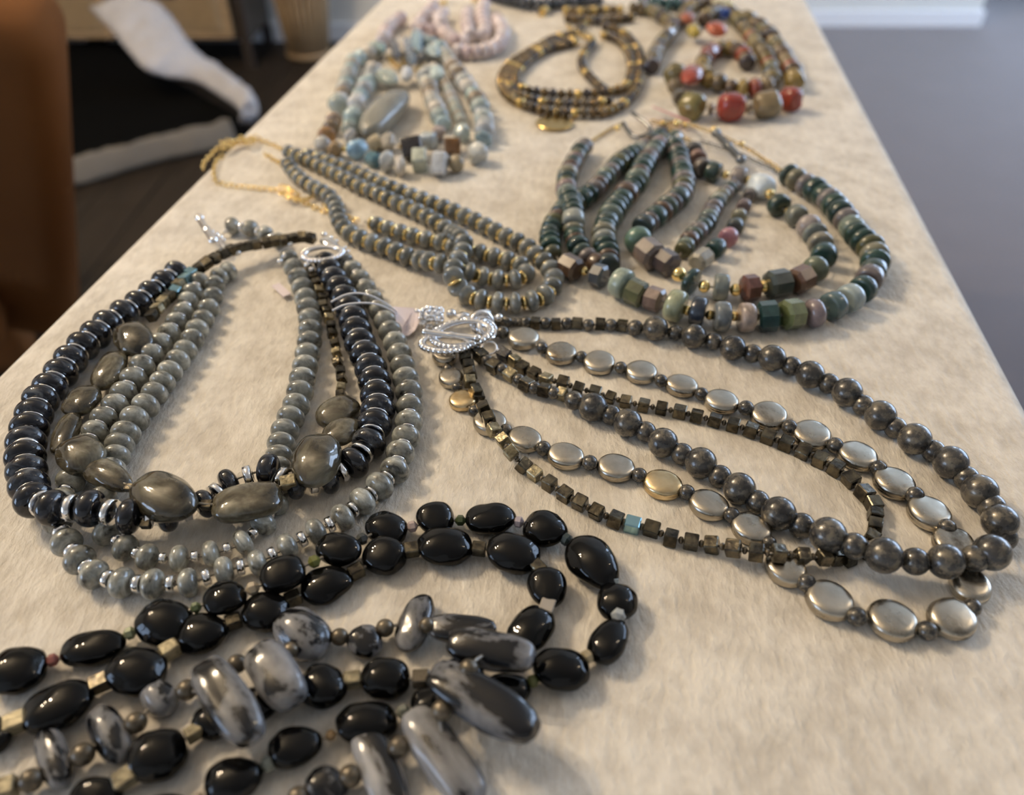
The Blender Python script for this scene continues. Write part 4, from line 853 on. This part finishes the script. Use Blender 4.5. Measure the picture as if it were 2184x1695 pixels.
# ================================================================== BRONZE, JASPER, QUARTZ AND FAR NECKLACES
PALB = [(0.11, 0.075, 0.035), (0.16, 0.11, 0.05), (0.07, 0.052, 0.035), (0.20, 0.15, 0.07), (0.05, 0.045, 0.05), (0.13, 0.10, 0.06)]
def bronze(i, t):
    return (RD if i % 2 else 'sphere', 'bronze' if i % 7 else 'brass', 5.4 if i % 2 else 6.6, 7.4 if i % 2 else 7.0, rnd.choice(PALB))
M['bronze'] = stone('bronzite', [(0.3, (0.7, 0.7, 0.7)), (0.7, (1.3, 1.2, 1.0))], rough=0.16, metal=0.75, use_obj=True, coat=0.4, bright=0.1)
nk = Neck('bronze_necklace', 1209, 150, 'dark gold faceted bead necklace, oval ring with a brass disc pendant')
fill(nk, [(1246, 52), (1228, 70), (1206, 76), (1182, 82), (1152, 98), (1118, 118), (1088, 138), (1072, 160), (1070, 184), (1082, 204), (1105, 219), (1143, 233), (1180, 240), (1209, 242), (1250, 243), (1284, 242), (1318, 230), (1344, 210), (1360, 184), (1366, 152), (1364, 118), (1350, 92), (1334, 74), (1310, 62), (1280, 56)], 3.2, bronze)
bm = bmesh.new(); c0 = at(1183, 262, 0.0016); bmesh.ops.create_cone(bm, cap_ends=True, segments=36, radius1=0.0125, radius2=0.0125, depth=0.0014, matrix=Matrix.Translation(c0 - nk.o.location)); bmesh.ops.bevel(bm, geom=bm.edges[:], offset=0.0004, segments=1, affect='EDGES'); bm_obj('disc_pendant', bm, M['brass'], nk.o, False)
nk = Neck('bronze_necklace', 1250, 140, 'dark gold faceted bead necklace, inner ring with the middle strand crossing it')
fill(nk, [(1232, 90), (1200, 98), (1168, 106), (1136, 124), (1112, 146), (1100, 166), (1104, 184), (1124, 194), (1152, 198), (1190, 202), (1230, 203), (1270, 200), (1306, 196), (1334, 186), (1345, 160), (1345, 130), (1334, 104), (1314, 86), (1286, 76)], 3.0, bronze)
fill(nk, [(1226, 84), (1190, 92), (1152, 110), (1116, 132), (1090, 154), (1084, 178), (1096, 200), (1118, 208), (1150, 218), (1190, 222), (1230, 224), (1270, 222), (1310, 212)], 3.2, bronze)
fill(nk, [(1262, 84), (1262, 98), (1248, 112), (1240, 132), (1246, 152), (1260, 168), (1276, 184), (1292, 194)], 3.0, bronze)
chain_px(nk, [(1210, 52), (1216, 60), (1226, 66), (1238, 74), (1252, 80), (1264, 88), (1256, 74), (1244, 78), (1268, 84)], r=0.0030, wire=0.0006, z=0.005)
PALJ = [(0.26, 0.055, 0.03), (0.30, 0.21, 0.06), (0.17, 0.13, 0.05), (0.12, 0.085, 0.04), (0.20, 0.16, 0.08), (0.10, 0.065, 0.04), (0.24, 0.18, 0.10), (0.15, 0.13, 0.055), (0.06, 0.045, 0.045), (0.30, 0.23, 0.09)]
def jasp(lo, hi):
    def f(i, t):
        d = rnd.uniform(lo, hi); return (rnd.choice([RD, 'octa', 'sphere', RD]), 'stone', d * rnd.uniform(0.6, 0.8), d, rnd.choice(PALJ))
    return f
nk = Neck('jasper_necklace', 1640, 130, 'red, yellow and tan jasper necklace, outer loop with large square red beads in front')
fill(nk, [(1560, 40), (1584, 42), (1606, 50), (1624, 62), (1640, 78), (1654, 94), (1664, 112), (1676, 130), (1688, 150), (1694, 170), (1696, 184)], 6.6, jasp(12.5, 15))
run(nk, [(x, y, d, k, 'stone', {'len': ln, 'col': c}) for x, y, d, k, c, ln in ((1686, 212, 50, 'nugget7', (0.30, 0.05, 0.03), .85), (1636, 224, 56, 'nugget8', (0.20, 0.15, 0.08), 1.05), (1596, 230, 22, 'sphere', (0.3, 0.25, 0.2), .8), (1559, 228, 58, 'nugget6', (0.30, 0.04, 0.025), 1.0), (1516, 231, 26, 'sphere', (0.25, 0.2, 0.15), .6),
    (1476, 226, 54, 'nugget6', (0.20, 0.17, 0.06), 1.0), (1450, 208, 34, 'octa', (0.10, 0.08, 0.05), .8), (1440, 184, 34, 'sphere', (0.16, 0.12, 0.07), .8), (1440, 160, 48, 'nugget0', (0.17, 0.14, 0.06), .9))])
blob(nk, 1476, 159, 52, 44, -30, 'nugget0', 'stone', 5, 0.7, (0.34, 0.055, 0.03)); blob(nk, 1529, 62, 46, 34, 0, 'nugget0', 'stone', 6, 0.8, (0.48, 0.10, 0.04)); blob(nk, 1480, 66, 32, 32, 0, 'nugget0', 'stone', 4, 0.8, (0.42, 0.32, 0.05)); blob(nk, 1466, 38, 34, 26, -10, 'nugget2', 'stone', 4, 0.8, (0.42, 0.12, 0.06))
nk = Neck('jasper_necklace', 1590, 120, 'yellow and brown jasper necklace, inner loop among red beads')
fill(nk, [(1500, 46), (1516, 30), (1540, 22), (1558, 30), (1578, 52), (1596, 74), (1612, 94), (1628, 116), (1640, 140), (1646, 164), (1640, 184), (1612, 190), (1580, 190), (1548, 184), (1520, 176), (1500, 160), (1500, 134), (1518, 112), (1542, 104), (1566, 108), (1586, 120), (1594, 140)], 5.6, jasp(11, 13.5))
nk = Neck('jasper_necklace', 1420, 90, 'dark brown bead strand running from the bronze rings to the red jasper beads')
fill(nk, [(1340, 22), (1368, 24), (1394, 28), (1410, 40), (1426, 50), (1434, 62), (1424, 80), (1410, 96), (1400, 112), (1394, 130), (1390, 148)], 4.4, lambda i, t: (rnd.choice([RD, 'octa']), 'stone', 8.0, 12.0, rnd.choice(PALJ[2:9])))
fill(nk, [(1440, 56), (1452, 44), (1466, 22), (1490, 12), (1516, 10)], 4.4, lambda i, t: (RD, 'stone', 7.5, 11.0, rnd.choice(PALJ[1:6])))
p, D = fit_z(1546, 28, 18, 0.006); nk.put('tile', 'stone', p, Vector((1, 0, 0)), (D, D, D), col=(0.03, 0.09, 0.38))
blob(nk, 1540, 2, 50, 26, 10, 'chip3', 'gold', 8, 0.35, name='gold_leaf_charm')
nk = Neck('gold_bronze_necklace', 1260, 30, 'twin rows of dark and gold beads lying just behind the bronze rings')
fill(nk, [(1200, 24), (1225, 26), (1250, 26), (1280, 22), (1305, 22), (1330, 22)], 3.6, lambda i, t: (RD, 'bronze' if i % 2 else 'brass', 6.4, 8.4, PALB[i % 6]))
fill(nk, [(1204, 40), (1235, 44), (1265, 46), (1295, 46), (1325, 42), (1350, 38)], 3.6, lambda i, t: (RD, 'bronze', 6.6, 8.6, PALB[i % 6]))
blob(nk, 1162, 18, 24, 18, -10, 'chip0', 'gold', 2, 0.7, name='gold_clasp'); blob(nk, 1156, 30, 18, 12, 0, 'chip2', 'gold', 0, 0.6, name='gold_clasp')
nk = Neck('grey_crystal_necklace', 1200, 6, 'slate grey bead strand at the far edge of the display')
fill(nk, [(1040, -8), (1080, 2), (1120, 10), (1160, 13), (1200, 8), (1240, 4), (1290, -4)], 4.5, lambda i, t: (RD, 'stone', 7, 12, rnd.choice([(0.08, 0.09, 0.11), (0.12, 0.13, 0.15), (0.05, 0.06, 0.07)])))
nk = Neck('teal_necklace', 1440, 4, 'dark teal bead strand behind the brown jasper')
fill(nk, [(1370, -6), (1385, 6), (1410, 12), (1440, 12), (1470, 6), (1500, -4)], 4.5, lambda i, t: (RD, 'stone', 7.5, 12.5, rnd.choice([(0.05, 0.12, 0.13), (0.10, 0.18, 0.19), (0.35, 0.36, 0.42)])))
PALP = [(0.74, 0.62, 0.62), (0.78, 0.68, 0.68), (0.70, 0.56, 0.57), (0.80, 0.72, 0.74)]
pink = lambda i, t: (RD if i % 4 else 'octa', 'stone', 7.0, 12.0, rnd.choice(PALP))
nk = Neck('rose_quartz_necklace', 1040, 60, 'pale pink rose quartz necklace, outer loop nearest the bronze ring')
fill(nk, [(1034, 6), (1028, 24), (1028, 44), (1034, 62), (1030, 78)], 5.8, pink)
fill(nk, [(1058, 40), (1068, 56), (1073, 74), (1066, 92), (1048, 104), (1022, 110), (996, 112), (974, 110)], 5.8, pink)
nk = Neck('rose_quartz_necklace', 900, 50, 'pale pink rose quartz necklace, loops behind the blue amazonite chips')
fill(nk, [(858, 38), (838, 50), (824, 66), (817, 86)], 5.8, pink)
fill(nk, [(926, 12), (914, 26), (900, 42), (890, 58), (906, 66), (930, 64), (944, 66), (956, 78), (974, 88), (992, 86)], 5.8, pink)
fill(nk, [(946, 28), (936, 42), (944, 58)], 5.8, pink); fill(nk, [(998, 24), (996, 44), (998, 64), (1006, 80)], 5.8, pink)
chain_px(nk, [(918, 0), (930, 4), (944, 8), (950, 2)], r=0.0035, wire=0.0007, z=0.003); chain_px(nk, [(1004, -6), (1016, 0), (1024, -6)], r=0.0035, wire=0.0007, z=0.003)

# ================================================================== BACKGROUND FURNITURE
# --- brown suede chair at the left edge: leaning rounded back over a wide seat
sue = simple('brown_suede', (0.155, 0.062, 0.018), rough=0.9, bump=0.4, bscale=60, var=0.35, vscale=3, spec=0.2)
dk = simple('dark_chair_leg', (0.03, 0.02, 0.015), rough=0.4)
def depth_pt(px, py, D):
    d = ray(px, py); return CAM + d * (D / math.hypot(d.x, d.y))
T_, L_ = depth_pt(112, 100, 0.87), depth_pt(156, 740, 1.18)
ch = empty('armchair', Vector((-0.98, 1.00, 0)), 'brown suede armchair with a rounded back at the left edge', 'chair')
def slab_part(name, corner, dx, dy, dz, bev, mat, parent, axes):
    ax, ay, az = axes; c = corner + ax * dx / 2 + ay * dy / 2 + az * dz / 2 - parent.location
    bm = bmesh.new(); box_bm(bm, (0, 0, 0), (abs(dx), abs(dy), abs(dz)), None, bev=bev, seg=6)
    mt = Matrix.Translation(c) @ Matrix((ax, ay, az)).transposed().to_4x4(); bmesh.ops.transform(bm, matrix=mt, verts=bm.verts)
    if mt.to_3x3().determinant() < 0: bmesh.ops.reverse_faces(bm, faces=bm.faces)
    return bm_obj(name, bm, mat, parent)
Y_ = Vector((-0.47, 1, 0)).normalized(); X_ = Vector((-1, -0.04, 0)).normalized(); Z_ = Vector((0, 0, 1))
zl = (T_ - L_).normalized(); xl = (X_ - zl * X_.dot(zl)).normalized(); yl_ = zl.cross(xl)
if yl_.y < 0: yl_ = -yl_
slab_part('backrest', L_, 0.62, 0.09, (T_ - L_).length, 0.042, sue, ch, (xl, yl_, zl))
slab_part('seat_base', Vector((-0.80, 1.06, 0.10)), 0.50, 0.44, 0.26, 0.04, sue, ch, (X_, Y_, Z_))
slab_part('seat_cushion', Vector((-0.80, 1.06, 0.36)), 0.50, 0.44, 0.10, 0.04, sue, ch, (X_, Y_, Z_))
slab_part('back_roll', Vector((-0.66, 0.84, 0.30)), 0.52, 0.14, 0.11, 0.052, sue, ch, (X_, Y_, Z_))
for a in (0.05, 0.53):
    for b in (0.05, 0.50):
        q = Vector((-0.70, 0.86, 0)) + X_ * a + Y_ * b - ch.location
        bm = bmesh.new(); tube_bm(bm, [Vector((q.x, q.y, 0.0)), Vector((q.x, q.y, 0.13))], 0.018, 10); bm_obj('leg', bm, dk, ch)

# --- black throw folded on the floor, cream bands along two edges
blk = simple('black_woven_cloth', (0.004, 0.004, 0.004), rough=1.0, bump=0.5, bscale=90, spec=0.02)
crm = simple('cream_woven_band', (0.16, 0.14, 0.115), rough=0.95, bump=0.9, bscale=120, var=0.12, vscale=30)
lt = simple('grey_white_woven_band', (0.44, 0.43, 0.445), rough=0.95, bump=1.0, bscale=110, var=0.15, vscale=25)
Q = atf(540, 242, 0.07); Q.z = 0; U1 = (atf(125, 345, 0.07) - atf(480, 257, 0.07)).normalized(); U2 = (atf(215, 60, 0.07) - atf(540, 242, 0.07)).normalized()
th = empty('throw', Q + U1 * 0.3 + U2 * 0.4, 'thick folded black throw with cream woven bands on the dark floor', 'throw')
bm = bmesh.new(); NX, NY = 34, 30; g = {}
for i in range(NX + 1):
    for j in range(NY + 1):
        u, v = i / NX, j / NY; p = Q + U1 * (0.95 * u) + U2 * (1.12 * v)
        e = min(u, 1 - u, v, 1 - v); z = 0.07 * min(1, (e / 0.045)) ** 0.5 if e < 0.045 else 0.07 + 0.010 * noise.noise(Vector((u * 3, v * 3, 0)))
        g[i, j] = bm.verts.new(p + Vector((0, 0, max(z, 0.001))) - th.location)
for i in range(NX):
    for j in range(NY): bm.faces.new((g[i, j], g[i + 1, j], g[i + 1, j + 1], g[i, j + 1]))
bmesh.ops.recalc_face_normals(bm, faces=bm.faces)
bm_obj('folded_cloth', bm, blk, th)
def ribbon(name, A, B, mat, parent, thick=0.012, wob=0.008, nv=8):
    A, B = crom(A, 8), crom(B, 8); n = min(len(A), len(B)); bm = bmesh.new(); up, dn = {}, {}
    for i in range(n):
        for j in range(nv + 1):
            p = A[i].lerp(B[i], j / nv) - parent.location
            bump = wob * math.sin(math.pi * j / nv) * 2 + wob * noise.noise(Vector((i * 0.45, j * 0.7, 1.5)))
            up[i, j] = bm.verts.new(p + Vector((0, 0, bump + thick))); dn[i, j] = bm.verts.new(p)
    for i in range(n - 1):
        for j in range(nv):
            bm.faces.new((up[i, j], up[i + 1, j], up[i + 1, j + 1], up[i, j + 1])); bm.faces.new((dn[i, j], dn[i, j + 1], dn[i + 1, j + 1], dn[i + 1, j]))
        bm.faces.new((up[i, 0], dn[i, 0], dn[i + 1, 0], up[i + 1, 0])); bm.faces.new((up[i, nv], up[i + 1, nv], dn[i + 1, nv], dn[i, nv]))
    for j in range(nv):
        bm.faces.new((up[0, j], up[0, j + 1], dn[0, j + 1], dn[0, j])); bm.faces.new((up[n - 1, j], dn[n - 1, j], dn[n - 1, j + 1], up[n - 1, j + 1]))
    bmesh.ops.recalc_face_normals(bm, faces=bm.faces)
    return bm_obj(name, bm, mat, parent)
ribbon('cream_band', [Q + U1 * (0.11 * k + 0.08) - U2 * 0.012 + Vector((0, 0, 0.066)) for k in range(8)], [Q + U1 * (0.11 * k + 0.08) - U2 * (0.030 + 0.006 * math.sin(k * 2)) + Vector((0, 0, 0.010)) for k in range(8)], crm, th)
eA = [(195, 22, .27), (235, 62, .24), (275, 112, .20), (312, 150, .17), (360, 166, .14), (420, 176, .12), (480, 212, .105), (515, 240, .095), (512, 262, .06)]
eB = [(335, 12, .28), (362, 36, .25), (388, 72, .21), (412, 105, .18), (446, 132, .15), (492, 168, .12), (530, 196, .105), (552, 232, .09), (540, 262, .05)]
ribbon('white_band', [atf(*q) for q in eA], [atf(*q) for q in eB], lt, th, wob=0.012)
q0 = Q + U1 * -0.01 + Vector((0, 0, 0.05))

# --- wooden cabinet with woven drawers
oak = wood_mat('light_oak', (0.36, 0.25, 0.14), (2, 18, 18), 0.5, 0.2); ebony = simple('dark_cabinet_frame', (0.035, 0.026, 0.020), rough=0.4)
wick = simple('woven_seagrass', (0.33, 0.235, 0.13), rough=0.8, bump=0.8, bscale=60, var=0.3, vscale=40)
cb0 = empty('cabinet', Vector((-1.36, 3.20, 0)), 'low dark framed cabinet with tan woven drawers behind the black throw', 'cabinet')
def bxp(name, c, s, mat, parent, bev=0.0):
    bm = bmesh.new(); box_bm(bm, Vector(c) - parent.location, s, None, bev=bev, seg=2); return bm_obj(name, bm, mat, parent, False)
fx0, fx1, fy = -1.86, -0.935, 2.99
bxp('carcass', ((fx0 + fx1) / 2, fy + 0.16, 0.40), (fx1 - fx0, 0.28, 0.62), ebony, cb0)
for sx in (fx0 + 0.015, fx1 - 0.015):
    for sy in (fy + 0.01, fy + 0.285): bxp('leg', (sx, sy, 0.36), (0.03, 0.03, 0.72), ebony, cb0)
bxp('top_board', ((fx0 + fx1) / 2, fy + 0.15, 0.725), (fx1 - fx0 + 0.03, 0.32, 0.03), oak, cb0, 0.004)
for r in range(2):
    for c in range(2):
        w_ = (fx1 - fx0 - 0.12) / 2; x = fx0 + 0.05 + w_ / 2 + c * (w_ + 0.02); z = 0.245 + r * 0.30
        dr = bxp('drawer', (x, fy + 0.004, z), (w_, 0.03, 0.28), oak, cb0, 0.004)
        bm = bmesh.new()
        for k in range(15):
            zz = z - 0.105 + k * 0.015
            tube_bm(bm, [Vector((x - w_ / 2 + 0.03 + (w_ - 0.06) * j / 12, fy - 0.012 + 0.003 * (1 if (j + k) % 2 else -1), zz)) - cb0.location for j in range(13)], 0.007, 6)
        wv = bm_obj('woven_front', bm, wick, dr); wv['kind'] = 'stuff'
        bm = bmesh.new(); tube_bm(bm, [Vector((x - 0.03, fy - 0.02, z)) - cb0.location, Vector((x + 0.03, fy - 0.02, z)) - cb0.location], 0.006, 8); bm_obj('handle', bm, ebony, dr)
# --- tapered slatted basket
bk = empty('basket', Vector((-0.765, 3.14, 0)), 'tall tapered tan basket standing beside the cabinet leg', 'basket')
bm = bmesh.new()
for k in range(26):
    a = 2 * math.pi * k / 26; c, s = math.cos(a), math.sin(a)
    tube_bm(bm, [Vector((c * (0.070 + 0.055 * t), s * (0.070 + 0.055 * t), 0.01 + 0.5 * t)) for t in (0, 0.33, 0.66, 1)], 0.0085, 6)
sl = bm_obj('slats', bm, oak, bk); sl['kind'] = 'stuff'
bm = bmesh.new(); tube_bm(bm, [(0, 0, 0.0), (0, 0, 0.25), (0, 0, 0.50)], 0.07, 26, rfun=lambda t: 0.064 + 0.052 * t); bm_obj('lining', bm, wick, bk)
for z, r in ((0.012, 0.076), (0.50, 0.130)):
    bm = bmesh.new(); tube_bm(bm, [Vector((math.cos(a) * r, math.sin(a) * r, z)) for a in [2 * math.pi * k / 30 for k in range(30)]], 0.009, 8, True); bm_obj('rim', bm, oak, bk)
# --- dark bench far right on the carpet
dr_ = empty('bench', Vector((2.55, 4.15, 0.006)), 'dark low bench on the mauve carpet beyond the white baseboard', 'bench')
bxp('seat', (2.55, 4.15, 0.42), (0.9, 0.4, 0.08), ebony, dr_, 0.01)
for sx in (2.13, 2.97):
    for sy in (3.98, 4.32): bxp('leg', (sx, sy, 0.194), (0.05, 0.05, 0.376), ebony, dr_)
bxp('shelf', (2.55, 4.15, 0.10), (0.80, 0.34, 0.03), ebony, dr_)
